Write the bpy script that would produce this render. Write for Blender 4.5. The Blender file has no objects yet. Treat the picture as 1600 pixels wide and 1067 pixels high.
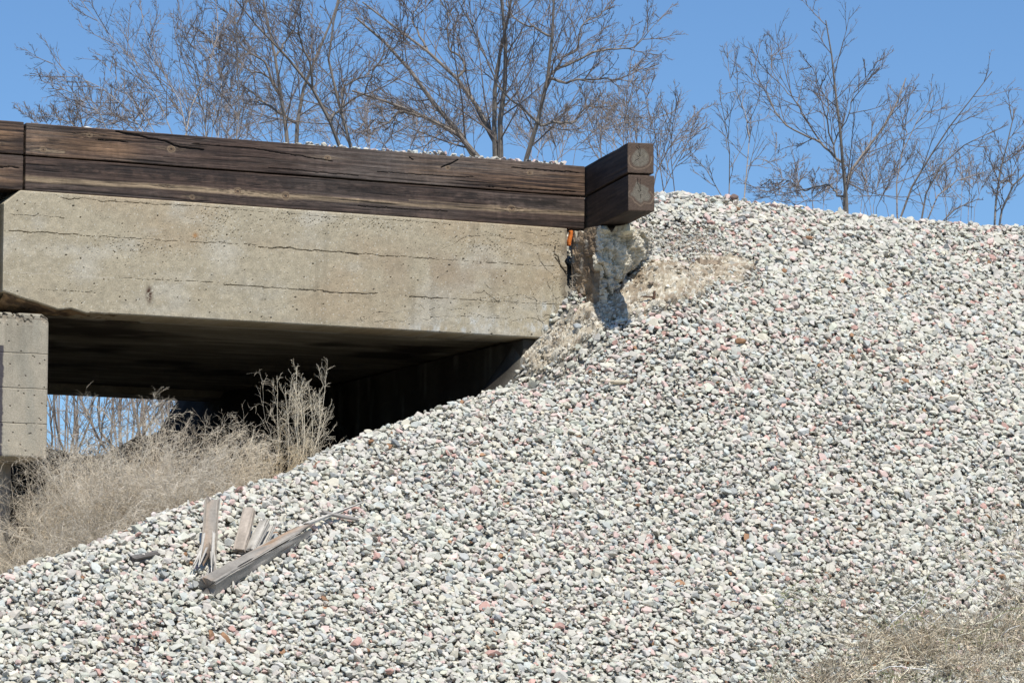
import bpy, bmesh, math, random
import numpy as np
from mathutils import Vector
random.seed(7)
RNG = np.random.default_rng(11)
SC = bpy.context.scene
COL = SC.collection

# ------------------------------------------------------------------ camera
FPX = 6000.0                                   # focal length in pixels of the 1600 px wide photograph
PITCH = math.atan(704 / FPX)
cam = bpy.data.cameras.new('camera')
cam.sensor_width = 36.0
cam.lens = 36.0 * FPX / 1600.0
cam.clip_start = 0.5
cam.clip_end = 3000
co = bpy.data.objects.new('camera', cam)
COL.objects.link(co)
co.location = (0, 0, 0)
co.rotation_euler = (math.pi / 2 + PITCH, 0, 0)
SC.camera = co

# bridge frame: u along the track (receding to the right), v to the back, z up; origin = right end of the concrete face
TH = math.radians(25.5)
U = np.array([math.cos(TH), math.sin(TH)])
V = np.array([-math.sin(TH), math.cos(TH)])

# ------------------------------------------------------------------ light
SUN_EL = math.radians(60)
az_off = math.radians(-6.0)                    # sun azimuth against the normal of the bridge face
dx, dy = -V * math.cos(az_off) + U * math.sin(az_off)
sd = Vector((dx * math.cos(SUN_EL), dy * math.cos(SUN_EL), math.sin(SUN_EL)))
sl = bpy.data.lights.new('sun', 'SUN')
sl.energy = 4.9
sl.angle = math.radians(0.53)
sl.color = (1.0, 0.95, 0.86)
so = bpy.data.objects.new('sun', sl)
so.rotation_euler = sd.to_track_quat('Z', 'Y').to_euler()
so.location = (0, 0, 40)
COL.objects.link(so)
w = bpy.data.worlds.new('World')
SC.world = w
w.use_nodes = True
nt = w.node_tree
sky = nt.nodes.new('ShaderNodeTexSky')
sky.sky_type = 'NISHITA'
sky.sun_disc = False
sky.sun_elevation = SUN_EL
sky.sun_rotation = math.atan2(dx, dy)
sky.altitude = 1200
sky.air_density = 1.0
sky.dust_density = 0.0
sky.ozone_density = 3.0
bg = nt.nodes['Background']
tint = nt.nodes.new('ShaderNodeMix'); tint.data_type = 'RGBA'; tint.blend_type = 'MULTIPLY'
tint.inputs[0].default_value = 1.0
tint.inputs[7].default_value = (0.66, 0.84, 1.0, 1)
nt.links.new(sky.outputs[0], tint.inputs[6])
nt.links.new(tint.outputs[2], bg.inputs[0])
bg.inputs[1].default_value = 0.125
SC.view_settings.view_transform = 'Standard'
SC.view_settings.look = 'None'
SC.view_settings.exposure = 0.0
SC.view_settings.gamma = 1.0
SC.render.engine = 'CYCLES'
SC.cycles.max_bounces = 6

# ------------------------------------------------------------------ geometry of the view
cp, sp_ = math.cos(PITCH), math.sin(PITCH)
def ray(px, py):
    a = (np.asarray(px, float) - 800) / FPX
    b = (533.5 - np.asarray(py, float)) / FPX
    yy = cp - b * sp_
    return a / yy, (sp_ + b * cp) / yy          # x and z per metre of depth
def W(px, py, Y):
    x, z = ray(px, py)
    return np.stack([x * Y, np.ones_like(x) * Y, z * Y], -1)
def proj(p):
    p = np.asarray(p, float)
    d = p[..., 1] * cp + p[..., 2] * sp_
    u_ = -p[..., 1] * sp_ + p[..., 2] * cp
    return 800 + FPX * p[..., 0] / d, 533.5 - FPX * u_ / d
_x, _z = ray(887, 490)
C2 = np.array([_x * 33.0, 33.0])
def st(p):
    d = np.asarray(p)[..., :2] - C2
    return d @ U, d @ V
def wd(s, t, z):
    s, t, z = np.broadcast_arrays(np.asarray(s, float), np.asarray(t, float), np.asarray(z, float))
    return np.stack([C2[0] + s * U[0] + t * V[0], C2[1] + s * U[1] + t * V[1], z], -1)
def face(px, py, t=0.0):
    """point of the vertical plane parallel to the bridge face at offset t seen at a pixel -> (s, z)"""
    x, z = ray(px, py)
    Y = (C2 @ V + t) / (x * V[0] + V[1])
    p = np.stack([x * Y, Y], -1)
    return (p - C2) @ U, z * Y
def zlev(px, py, t=0.0): return float(face(px, py, t)[1])
Z_CT = zlev(887, 357); Z_CB = zlev(820, 527); Z_TM = zlev(900, 306.5, .03); Z_TT = zlev(912, 259, .03)
S_L = float(face(5, 400)[0])
Z_SLOPE = zlev(887, 490)

# ------------------------------------------------------------------ noise
def _h(ix, iy, iz, seed):
    with np.errstate(over='ignore'):
        h = (ix.astype(np.uint32) * np.uint32(374761393) + iy.astype(np.uint32) * np.uint32(668265263)
             + iz.astype(np.uint32) * np.uint32(2246822519) + np.uint32((seed * 3266489917) & 0xffffffff))
        h = (h ^ (h >> np.uint32(13))) * np.uint32(1274126177)
        h = h ^ (h >> np.uint32(16))
    return (h & np.uint32(0xffffff)).astype(float) / 16777215.0
def vn(x, y, z=0.0, seed=0):
    x, y, z = np.broadcast_arrays(np.asarray(x, float), np.asarray(y, float), np.asarray(z, float))
    fx, fy, fz = np.floor(x), np.floor(y), np.floor(z)
    ix, iy, iz = fx.astype(np.int64), fy.astype(np.int64), fz.astype(np.int64)
    ax, ay, az = x - fx, y - fy, z - fz
    ax = ax * ax * (3 - 2 * ax); ay = ay * ay * (3 - 2 * ay); az = az * az * (3 - 2 * az)
    r = 0
    for a in (0, 1):
        for b in (0, 1):
            for c in (0, 1):
                r = r + _h(ix + a, iy + b, iz + c, seed) * (ax if a else 1 - ax) * (ay if b else 1 - ay) * (az if c else 1 - az)
    return r
def fbm(x, y, z=0.0, o=4, seed=0, g=.5):
    r = 0; a = 1; s = 0
    for k in range(o):
        f = 2 ** k
        r = r + a * vn(np.asarray(x) * f, np.asarray(y) * f, np.asarray(z) * f, seed + k * 7); s += a; a *= g
    return r / s
def ss(a, b, x):
    t = np.clip((x - a) / (b - a), 0, 1); return t * t * (3 - 2 * t)
def mixc(a, b, m):
    m = np.asarray(m)[..., None]; return a * (1 - m) + np.asarray(b) * m
def polydist(x, y, pts):
    """distance to a polyline"""
    d = np.full(x.shape, 1e9)
    for (x0, y0), (x1, y1) in zip(pts[:-1], pts[1:]):
        vx, vy = x1 - x0, y1 - y0
        k = np.clip(((x - x0) * vx + (y - y0) * vy) / (vx * vx + vy * vy + 1e-12), 0, 1)
        d = np.minimum(d, np.hypot(x - x0 - k * vx, y - y0 - k * vy))
    return d

# ------------------------------------------------------------------ object helpers
def empty(name, loc):
    o = bpy.data.objects.new(name, None); o.empty_display_size = .2
    o.location = tuple(float(v) for v in loc); COL.objects.link(o); return o
def tag(o, label=None, cat=None, group=None, kind=None):
    if label: o['label'] = label
    if cat: o['category'] = cat
    if group: o['group'] = group
    if kind: o['kind'] = kind
    return o
def mk(name, verts, polys, mat, parent=None, col=None, loc=None, smooth=False):
    """verts: world coordinates; polys: list of int arrays (M,k)"""
    verts = np.asarray(verts, float).reshape(-1, 3)
    if parent is not None: base = np.array(parent.location)
    elif loc is not None: base = np.asarray(loc, float)
    else: base = np.array([(verts[:, 0].min() + verts[:, 0].max()) / 2, (verts[:, 1].min() + verts[:, 1].max()) / 2, verts[:, 2].min()])
    me = bpy.data.meshes.new(name)
    polys = [np.asarray(p, np.int32) for p in polys if len(p)]
    nl = sum(p.size for p in polys); npoly = sum(len(p) for p in polys)
    me.vertices.add(len(verts)); me.vertices.foreach_set('co', (verts - base).astype(np.float32).ravel())
    me.loops.add(nl); me.loops.foreach_set('vertex_index', np.concatenate([p.ravel() for p in polys]))
    tot = np.concatenate([np.full(len(p), p.shape[1], np.int32) for p in polys])
    me.polygons.add(npoly)
    me.polygons.foreach_set('loop_start', np.concatenate([[0], np.cumsum(tot)[:-1]]).astype(np.int32))
    me.polygons.foreach_set('loop_total', tot)
    me.polygons.foreach_set('use_smooth', np.full(npoly, bool(smooth)))
    me.update(calc_edges=True)
    if col is not None:
        a = me.color_attributes.new('Col', 'FLOAT_COLOR', 'POINT')
        c = np.ones((len(verts), 4), np.float32); c[:, :3] = np.clip(col, 0, 1)
        a.data.foreach_set('color', c.ravel())
    me.materials.append(mat)
    o = bpy.data.objects.new(name, me); COL.objects.link(o)
    if parent is not None: o.parent = parent
    else: o.location = tuple(float(v) for v in base)
    return o
def gridfaces(nu, nv, off=0):
    i = np.arange(nu - 1)[:, None] * nv + np.arange(nv - 1)[None, :]
    i = i.ravel() + off
    return np.stack([i, i + nv, i + nv + 1, i + 1], -1)

def material(name, noise=30., amount=.25, bump=.3, bscale=120., rough=.9, tintc=None, attr=True, stretch=(1, 1, 1), speck=0., dist=.004, rot=None):
    m = bpy.data.materials.new(name); m.use_nodes = True
    n = m.node_tree.nodes; l = m.node_tree.links
    b = n['Principled BSDF']; b.inputs['Roughness'].default_value = rough
    b.inputs['Specular IOR Level'].default_value = .25
    tc = n.new('ShaderNodeTexCoord'); mp = n.new('ShaderNodeMapping'); mp.inputs['Scale'].default_value = stretch
    if rot is None: l.new(tc.outputs['Object'], mp.inputs[0])
    else:
        m0 = n.new('ShaderNodeMapping'); m0.inputs['Rotation'].default_value = (0, 0, rot); l.new(tc.outputs['Object'], m0.inputs[0]); l.new(m0.outputs[0], mp.inputs[0])
    nz = n.new('ShaderNodeTexNoise'); nz.inputs['Scale'].default_value = noise; nz.inputs['Detail'].default_value = 6
    nz.inputs['Roughness'].default_value = .65
    l.new(mp.outputs[0], nz.inputs[0])
    mr = n.new('ShaderNodeMapRange'); mr.inputs[1].default_value = .25; mr.inputs[2].default_value = .75
    mr.inputs[3].default_value = 1 - amount; mr.inputs[4].default_value = 1 + amount
    l.new(nz.outputs[0], mr.inputs[0])
    mx = n.new('ShaderNodeMix'); mx.data_type = 'RGBA'; mx.blend_type = 'MULTIPLY'; mx.inputs[0].default_value = 1
    if attr:
        at = n.new('ShaderNodeVertexColor'); at.layer_name = 'Col'; l.new(at.outputs[0], mx.inputs[6])
    else: mx.inputs[6].default_value = (*tintc, 1)
    l.new(mr.outputs[0], mx.inputs[7])
    out = mx.outputs[2]
    if speck > 0:
        n2 = n.new('ShaderNodeTexNoise'); n2.inputs['Scale'].default_value = noise * 7; n2.inputs['Detail'].default_value = 3
        l.new(mp.outputs[0], n2.inputs[0])
        m2 = n.new('ShaderNodeMapRange'); m2.inputs[1].default_value = .3; m2.inputs[2].default_value = .7
        m2.inputs[3].default_value = 1 - speck; m2.inputs[4].default_value = 1 + speck
        l.new(n2.outputs[0], m2.inputs[0])
        x2 = n.new('ShaderNodeMix'); x2.data_type = 'RGBA'; x2.blend_type = 'MULTIPLY'; x2.inputs[0].default_value = 1
        l.new(out, x2.inputs[6]); l.new(m2.outputs[0], x2.inputs[7]); out = x2.outputs[2]
    l.new(out, b.inputs['Base Color'])
    if bump > 0:
        nb = n.new('ShaderNodeTexNoise'); nb.inputs['Scale'].default_value = bscale; nb.inputs['Detail'].default_value = 5
        l.new(mp.outputs[0], nb.inputs[0])
        bp = n.new('ShaderNodeBump'); bp.inputs['Strength'].default_value = bump; bp.inputs['Distance'].default_value = dist
        l.new(nb.outputs[0], bp.inputs['Height']); l.new(bp.outputs[0], b.inputs['Normal'])
    return m
M_CONC = material('weathered_concrete', 14, .12, .6, 160, .92, speck=.17)
M_WOOD = material('creosoted_timber', 22, .58, .8, 40, .72, stretch=(.07, 2., 5.5), rot=-TH, speck=.3)
M_WOOD2 = material('creosoted_timber_across', 22, .35, .5, 40, .72, stretch=(.12, 2., 4.5), rot=math.radians(74.4))
M_GREY = material('weathered_grey_wood', 40, .2, .4, 120, .85)
M_STONE = material('crushed_stone', 26, .13, .5, 90, .88, speck=.12, dist=.006)
M_SOIL = material('soil', 20, .22, .6, 60, .95, speck=.2, dist=.01)
M_RUB = material('crumbled_concrete', 30, .2, .6, 90, .95, speck=.2, dist=.008)
M_BARK = material('bark', 12, .25, .0, 60, .85)
M_TWIG = material('twig', 3, .2, .0, 60, .8)
M_DRY = material('dry_stem', 3, .22, .0, 60, .8)
M_RUST = material('rusty_iron', 60, .35, .5, 120, .8, tintc=(.13, .075, .05), attr=False)
M_RUSTB = material('bright_rust', 60, .3, .5, 120, .8, tintc=(.62, .17, .03), attr=False)

# ------------------------------------------------------------------ terrain
T_BACK = 6.0
for _i in range(200):
    if zlev(200, 622, T_BACK) < Z_CB - .05: T_BACK += .02
    else: T_BACK -= .02
Z_BANK = zlev(90, 690, 6.2)
CR = [face(px, py, 1.45) for px, py in ((1021, 290), (1080, 293), (1150, 303), (1240, 318), (1320, 330), (1420, 338), (1600, 349), (1800, 362))]
CR_S = [float(q[0]) for q in CR]; CR_Z = [float(q[1]) - .075 for q in CR]
def gplane(px, py, k=.7, z0=None, toff=0.):
    z0 = Z_SLOPE if z0 is None else z0
    x, z = ray(px, py); A = x * V[0] + V[1]
    Y = (k * (C2 @ V + toff) - z0) / (k * A - z)
    return np.stack([x * Y, Y * np.ones_like(x), z * Y], -1)
KS = .70
e0 = st(gplane(0, 905)); e1 = st(gplane(780, 600))
ed = np.array([e1[0] - e0[0], e1[1] - e0[1]]); ed /= np.hypot(*ed)
en = np.array([-ed[1], ed[0]])                  # to the upper left of the gravel's edge
def softplus(x, k=.06): return k * np.logaddexp(0, x / k)
def native(s, t):
    n = np.interp(t, [-70, -30, -8, -5, -1.5, 0, 1.5, 6.2, 8, 13, 400], [-1.7, -1.7, -.5, .1, 1.25, 1.45, 1.9, Z_BANK, 2.8, .8, .4])
    n = n + ss(-2.3, -.4, s) * ss(1.5, 5.5, t) * .45 + ss(-1.5, -.7, s) * ss(1.5, 5.5, t) * (1 - ss(7, 10, t)) * .7 * (1 - ss(7, 12, t))
    return n + .12 * (fbm(s * .8, t * .8, 0, 3, 5) - .5) + .22 * (fbm(s * 3.5, t * 1.5, 0, 4, 6) - .5) * ss(2, 5, t) * (1 - ss(8, 14, t))
def terrain(s, t):
    s = np.asarray(s, float); t = np.asarray(t, float)
    a = Z_SLOPE + KS * t + .10 * (fbm(s * .5, t * .5, 0, 3, 3) - .5) * 2
    # the mound of rubble that carries the broken wing
    a = a + .46 * ss(-.7, .8, s) * (.35 + .65 * ss(-3.2, -.5, t))
    a = a + .26 * np.exp(-(((s - .80) / .34) ** 2 + ((t + .42) / .32) ** 2))
    top = np.interp(s, CR_S, CR_Z)
    a = -softplus(-(a - top), .05) + top
    a = np.where(t > 5.5, a - .62 * softplus(t - 6.2, .3), a)
    q1 = (s - e0[0]) * en[0] + (t - e0[1]) * en[1] + .10 * (fbm(s * 1.3, t * 1.3, 0, 2, 9) - .5)
    q2 = -.02 - s
    # left of the bridge's right end and behind the edge line the gravel falls away
    q = np.minimum(q1 + .25, q2)
    q = np.minimum(q, np.maximum(q1 + .0, q2 * 0 - 9) + np.where(t > -1.1, 9, 0) * ss(-1.3, -.9, t))
    q = np.where(s > -.02, np.minimum(q, 0) - 1, q)
    a = a - 1.15 * softplus(q, .05)
    a = np.where((t > .3) & (s < -.3), -5, a)
    # far embankment on the left of the two spans
    lf = Z_SLOPE + KS * np.minimum(t, 1.9)
    a = np.where(s < -11, np.minimum(lf, native(s, t) + (-11 - s) * .9), a)
    return np.maximum(a, native(s, t))

def patch(s0, s1, t0, t1, res, dz=0., rough=0., seed=1):
    ns, nt_ = int((s1 - s0) / res) + 1, int((t1 - t0) / res) + 1
    s, t = np.meshgrid(np.linspace(s0, s1, ns), np.linspace(t0, t1, nt_), indexing='ij')
    z = terrain(s, t) + dz
    if rough: z = z + rough * (fbm(s * 9, t * 9, 0, 4, seed) - .5)
    return s, t, z, gridfaces(ns, nt_)

# ground out to the horizon
def axis(a, b, n, far):
    c = np.linspace(a, b, n); g = np.geomspace(1, far, 14)
    return np.concatenate([a - g[::-1], c, b + g])
sa = axis(-30, 30, 121, 1500); ta = axis(-36, 40, 153, 1500)
s, t = np.meshgrid(sa, ta, indexing='ij')
z = terrain(s, t) - .16
z = np.where((s > -8.6) & (s < 8.0) & (t > -7.0) & (t < 7.2), z - .25, z)
v_ = wd(s.ravel(), t.ravel(), z.ravel())
nz = fbm(v_[:, 0] * .6, v_[:, 1] * .6, 0, 4, 21)
c_ = mixc(np.broadcast_to([.16, .135, .10], v_.shape), [.24, .21, .14], nz)
c_ = mixc(c_, [.030, .026, .021], ((t > .3) & (t < 8.5) & (s < .5)).ravel() * 1.)  # soil under the bridge blackened: its shade is painted into the colour
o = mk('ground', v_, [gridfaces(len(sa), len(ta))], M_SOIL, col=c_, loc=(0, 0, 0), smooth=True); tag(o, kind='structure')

# soil of the embankment, showing between the stones
s, t, z, f = patch(-9.0, 8.4, -7.4, 7.6, .04, -.05, .03)
def onslope(px, py, lift=0.):
    """first point of the terrain along a pixel's ray"""
    x, z = ray(px, py); Y = np.arange(24, 40, .01); p = np.stack([x * Y, Y, z * Y], -1); s_, t_ = st(p)
    return p[np.argmax(p[:, 2] < terrain(s_, t_) + lift)]
def polyst(pts): return [tuple(float(v) for v in st(onslope(*q))) for q in pts]
PA = polyst([(902, 494), (935, 472), (965, 450), (1000, 425), (1050, 410), (1110, 408), (1180, 412), (1160, 424), (1115, 440), (1075, 456), (1030, 474), (975, 488), (930, 500)])
PB = polyst([(1008, 362), (1060, 352), (1110, 358), (1135, 380), (1100, 398), (1040, 392), (1010, 380)])
PC = polyst([(818, 556), (850, 530), (890, 505), (930, 503), (945, 508), (905, 526), (868, 550), (836, 572)])
def inpoly(x, y, P, soft, wv):
    ins = np.zeros(x.shape, bool)
    for (x0, y0), (x1, y1) in zip(P, P[1:] + P[:1]):
        ins ^= ((y0 > y) != (y1 > y)) & (x < (x1 - x0) * (y - y0) / (y1 - y0 + 1e-12) + x0)
    d = polydist(x, y, P + P[:1]); d = np.where(ins, d, -d)
    return ss(-soft, soft, d + wv)
def bare(s, t):
    """1 where the photo shows bare earth or rubble instead of ballast"""
    n = fbm(s * 5, t * 5, 0, 3, 33); wv = (n - .5) * .22
    return inpoly(s, t, PA, .13, wv), inpoly(s, t, PB, .12, wv), inpoly(s, t, PC, .05, wv)
ba, bb, bc = bare(s, t)
n1 = fbm(s * 4, t * 4, 0, 4, 41); n2 = fbm(s * 30, t * 30, 0, 3, 43)
c_ = mixc(np.broadcast_to([.20, .185, .155], s.shape + (3,)), [.30, .28, .235], n2)
und_shade = ss(-.2, .2, t) * (1 - ss(-.5, -.2, s))
c_ = mixc(c_, [.030, .026, .021], und_shade)  # painted shade: bank under the span nearly black instead of soil brown
c_ = mixc(c_, np.array([.36, .30, .23]), bb * (.6 + .4 * n1))
c_ = mixc(c_, np.array([.40, .345, .26]), np.maximum(ba, bc * .9) * (.6 + .4 * n1))
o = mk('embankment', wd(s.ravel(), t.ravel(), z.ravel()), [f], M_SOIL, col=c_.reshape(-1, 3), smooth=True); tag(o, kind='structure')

# ------------------------------------------------------------------ stones
def hulls(n, k=13, seed=3, sharp=1.):
    out = []; r = random.Random(seed)
    for i in range(n):
        bm = bmesh.new()
        ax = sorted([r.uniform(.72, 1.15), r.uniform(.62, .95), r.uniform(.42, .72)], reverse=True)
        for j in range(k):
            d = Vector((r.gauss(0, 1), r.gauss(0, 1), r.gauss(0, 1))).normalized() * r.uniform(.82, 1.05)
            bm.verts.new((d.x * ax[0], d.y * ax[1], d.z * ax[2]))
        res = bmesh.ops.convex_hull(bm, input=bm.verts)
        bmesh.ops.delete(bm, geom=list(set(e for e in res['geom_interior'] + res['geom_unused'] if isinstance(e, bmesh.types.BMVert))), context='VERTS')
        bmesh.ops.triangulate(bm, faces=bm.faces)
        bmesh.ops.recalc_face_normals(bm, faces=bm.faces)
        bm.verts.index_update()
        vs = np.array([v.co[:] for v in bm.verts]); fs = np.array([[v.index for v in q.verts] for q in bm.faces])
        out.append((vs, fs)); bm.free()
    return out
HULLS = hulls(70, 14) + hulls(30, 20, 5)
def stones(pos, size, nrm, cols, rng, tilt=.38):
    """one mesh of many stones"""
    n = len(pos); idx = rng.integers(0, len(HULLS), n)
    nrm = nrm + rng.normal(0, tilt, (n, 3)); nrm /= np.linalg.norm(nrm, axis=1)[:, None]
    a = rng.normal(0, 1, (n, 3)); a -= (a * nrm).sum(1)[:, None] * nrm; a /= np.linalg.norm(a, axis=1)[:, None]
    b = np.cross(nrm, a)
    VV, FF, CC = [], [], []; off = 0
    for h, (vs, fs) in enumerate(HULLS):
        m = np.nonzero(idx == h)[0]
        if not len(m): continue
        p = pos[m, None, :] + size[m, None, None] * (vs[None, :, 0:1] * 1.08 * a[m, None] + vs[None, :, 1:2] * b[m, None] + vs[None, :, 2:3] * .88 * nrm[m, None])
        VV.append(p.reshape(-1, 3)); k = len(vs)
        FF.append((fs[None] + (np.arange(len(m)) * k)[:, None, None] + off).reshape(-1, 3)); off += len(m) * k
        CC.append(np.repeat(cols[m], k, axis=0))
    return np.concatenate(VV), np.concatenate(FF), np.concatenate(CC)
def stonecolors(n, rng, pink=.10, warm=0.):
    base = np.array([.562, .542, .470])
    c = base * (1 + rng.normal(0, .07, (n, 1))) * (1 + rng.normal(0, .018, (n, 3)))
    k = rng.random(n)
    def put(lo, hi, col, sdv=.12):
        m = (k >= lo) & (k < hi); c[m] = np.array(col) * (1 + rng.normal(0, sdv, (m.sum(), 1)))
    put(0, pink * .45, (.62, .47, .42)); put(pink * .45, pink * .62, (.52, .33, .28)); put(pink * .62, pink, (.63, .54, .48))
    put(pink, pink + .05, (.44, .445, .42), .12); put(pink + .07, pink + .085, (.26, .27, .27), .25)
    put(pink + .12, pink + .20, (.63, .59, .48)); put(pink + .20, pink + .205, (.33, .19, .11)); put(pink + .205, pink + .27, (.52, .54, .50))
    return np.clip(c, .03, .78)
def scatter(s0, s1, t0, t1, sp, jit, rng):
    a = np.arange(s0, s1, sp); b = np.arange(t0, t1, sp * .80)
    s, t = np.meshgrid(a, b, indexing='ij')
    s = s + (np.arange(len(b)) % 2)[None] * sp * .5
    s = s + rng.uniform(-jit, jit, s.shape) * sp; t = t + rng.uniform(-jit, jit, t.shape) * sp
    return s.ravel(), t.ravel()
def tnormal(s, t):
    e = .05
    zs = (terrain(s + e, t) - terrain(s - e, t)) / (2 * e); zt = (terrain(s, t + e) - terrain(s, t - e)) / (2 * e)
    n = np.stack([-zs * U[0] - zt * V[0], -zs * U[1] - zt * V[1], np.ones_like(zs)], -1)
    return n / np.linalg.norm(n, axis=1)[:, None]
def gravelmask(s, t):
    z = terrain(s, t); ok = z > native(s, t) + .02
    ok &= ~((t > .0) & (s < .02)) & ~((t > -.03) & (s < .45) & (t < .3) & (s > -.1))
    ok &= t < 3.3
    px, py = proj(wd(s, t, z))
    ok &= (px > -260) & (px < 1860) & (py < 1260)
    return ok, z
rng = RNG
VV, FF, CC = [], [], []; off = 0
def addst(r):
    global off
    VV.append(r[0]); FF.append(r[1] + off); CC.append(r[2]); off += len(r[0])
for layer, (sp, lift, med, sg) in enumerate([(.046, -.022, .0270, .22), (.050, .000, .0290, .26), (.082, .012, .0320, .32)]):
    s, t = scatter(-8.9, 8.3, -7.3, 3.4, sp, .42, rng)
    ok, z = gravelmask(s, t)
    ba, bb, bc = bare(s, t); r = rng.random(len(s))
    bmask = np.maximum(np.maximum(ba * .93, bb * .85), bc * .97)
    ok &= r > bmask
    s, t, z = s[ok], t[ok], z[ok]
    nr = tnormal(s, t)
    size = med * np.exp(rng.normal(0, sg, len(s))) * (.90 + .25 * fbm(s * 1.1, t * 1.1, 0, 2, 77))
    size = np.clip(size * (1 + .10 * (fbm(s * .6 + 3, t * .6, 0, 2, 79) - .5) * 2), .012, .062)
    big = rng.random(len(s)) < .012; size[big] *= 1.35
    nearbare = np.maximum(np.maximum(ba, bb), bc)[ok]; size *= 1 - .35 * (nearbare > .05)
    clump = (fbm(s * 2.2, t * 2.2, 0, 3, 55) - .5) * .05
    pos = wd(s, t, z + lift + clump * .5 + rng.normal(0, .010, len(s)))
    pk = np.where(fbm(s * .9 + 7, t * .9, 0, 2, 66) + .05 * t > .55, 1, 0)
    col = np.where(pk[:, None] > 0, stonecolors(len(s), rng, .17), stonecolors(len(s), rng, .085))
    addst(stones(pos, size, nr, col, rng))
# fines in the bare places
s, t = scatter(-.8, 2.8, -1.6, 1.6, .017, .5, rng)
ba, bb, bc = bare(s, t); keep = (rng.random(len(s)) < .80 * np.clip(ba + bb + bc, 0, 1)); ok, z = gravelmask(s, t); keep &= ok
s, t, z = s[keep], t[keep], z[keep]
cc = stonecolors(len(s), rng, .06) * .8; mm = (ba + bc)[keep] > .3; cc[mm] = mixc(np.broadcast_to([.52, .475, .385], (mm.sum(), 3)), [.30, .235, .165], ss(.35, .65, fbm(s[mm] * 4, t[mm] * 4, 0, 3, 12))) * (1 + rng.normal(0, .17, (mm.sum(), 1)))
addst(stones(wd(s, t, z + np.where(mm, -.002, -.03) + rng.normal(0, .014, len(s))), .006 + .024 * rng.random(len(s)) ** 3, tnormal(s, t), cc, rng))
s, t = scatter(-.9, 1.4, -1.8, .6, .022, .5, rng)
ba, bb, bc = bare(s, t); keep = rng.random(len(s)) < .95 * bc; ok, z = gravelmask(s, t); keep &= ok; s, t, z = s[keep], t[keep], z[keep]
cc = mixc(np.broadcast_to([.48, .45, .385], (len(s), 3)), [.28, .23, .165], ss(.4, .6, fbm(s * 5, t * 5, z * 5, 3, 12))) * (1 + rng.normal(0, .2, (len(s), 1)))
addst(stones(wd(s, t, z + rng.normal(.0, .018, len(s))), .011 + .024 * rng.random(len(s)) ** 2, tnormal(s, t), cc, rng, .9))
s, t = scatter(-.9, 2.6, -1.8, 1.4, .085, .5, rng)
ba, bb, bc = bare(s, t); keep = rng.random(len(s)) < .75 * np.maximum(ba, bc); ok, z = gravelmask(s, t); keep &= ok; s, t, z = s[keep], t[keep], z[keep]
addst(stones(wd(s, t, z + .012), .016 + .034 * rng.random(len(s)) ** 2, tnormal(s, t), np.array([.50, .47, .40]) * np.exp(rng.normal(0, .22, (len(s), 1))), rng, .7))
o = mk('gravel', np.concatenate(VV), [np.concatenate(FF)], M_STONE, col=np.concatenate(CC))
tag(o, 'pale crushed stone ballast covering the whole embankment slope', 'gravel', kind='stuff')
print('stones tris', sum(len(f) for f in FF))

# ballast on the bridge deck, peeking over the timbers
VV, FF, CC = [], [], []; off = 0
s, t = scatter(-9.5, .1, .29, 6.2, .055, .42, rng)
edge = t < .55
hump = -.03 + .095 * ss(-3.4, -2.2, s) + .03 * (fbm(s * 3, t * 3, 0, 2, 91) - .5)
hump = hump + ss(-1.6, -.6, s) * .012
hump = np.where(t > .45, hump + np.minimum((t - .45) * .02, .02) * (s > -3.6), hump)
pos = wd(s, t, Z_TT + hump - .02)
addst(stones(pos, .026 * np.exp(rng.normal(0, .28, len(s))), np.broadcast_to([0., 0., 1.], pos.shape), stonecolors(len(s), rng, .14), rng))
v0 = wd([-9.5, .1, .1, -9.5], [.28, .28, 6.2, 6.2], [Z_TT - .07] * 4)
VV.append(v0); FF.append(np.array([[0, 1, 2], [0, 2, 3]]) + off); CC.append(np.full((4, 3), .2))
o = mk('ballast', np.concatenate(VV), [np.concatenate(FF)], M_STONE, col=np.concatenate(CC))
tag(o, 'pale ballast stones heaped on the deck behind the long timbers', 'ballast', kind='stuff')

# ------------------------------------------------------------------ boxes with dense faces
def gridbox(dims, res, r=.008):
    """rounded box centred at 0: x long, y thick, z high -> verts, faces, normals"""
    hx, hy, hz = [d / 2 for d in dims]; h = np.array([hx, hy, hz])
    V_, F_ = [], []; off = 0
    for ax in range(3):
        o1, o2 = [(1, 2), (2, 0), (0, 1)][ax]
        for sg in (-1, 1):
            rr = res if not isinstance(res, dict) else res.get((ax, sg), .06)
            def lin(hh):
                n = max(2, int(2 * hh / rr) + 1); l = np.linspace(-hh + r, hh - r, n)
                return np.concatenate([[-hh, -hh + r * .4], l, [hh - r * .4, hh]])
            a, b = lin(h[o1]), lin(h[o2])
            A, B = np.meshgrid(a, b, indexing='ij')
            p = np.zeros(A.shape + (3,)); p[..., ax] = sg * h[ax]; p[..., o1] = A; p[..., o2] = B
            f = gridfaces(len(a), len(b), off)
            if sg < 0: f = f[:, ::-1]
            V_.append(p.reshape(-1, 3)); F_.append(f); off += A.size
    q = np.concatenate(V_); inner = np.clip(q, -(h - r), h - r); d = q - inner
    ln = np.linalg.norm(d, axis=1)[:, None]; nrm = d / np.maximum(ln, 1e-9)
    return inner + r * nrm, np.concatenate(F_), nrm

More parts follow.
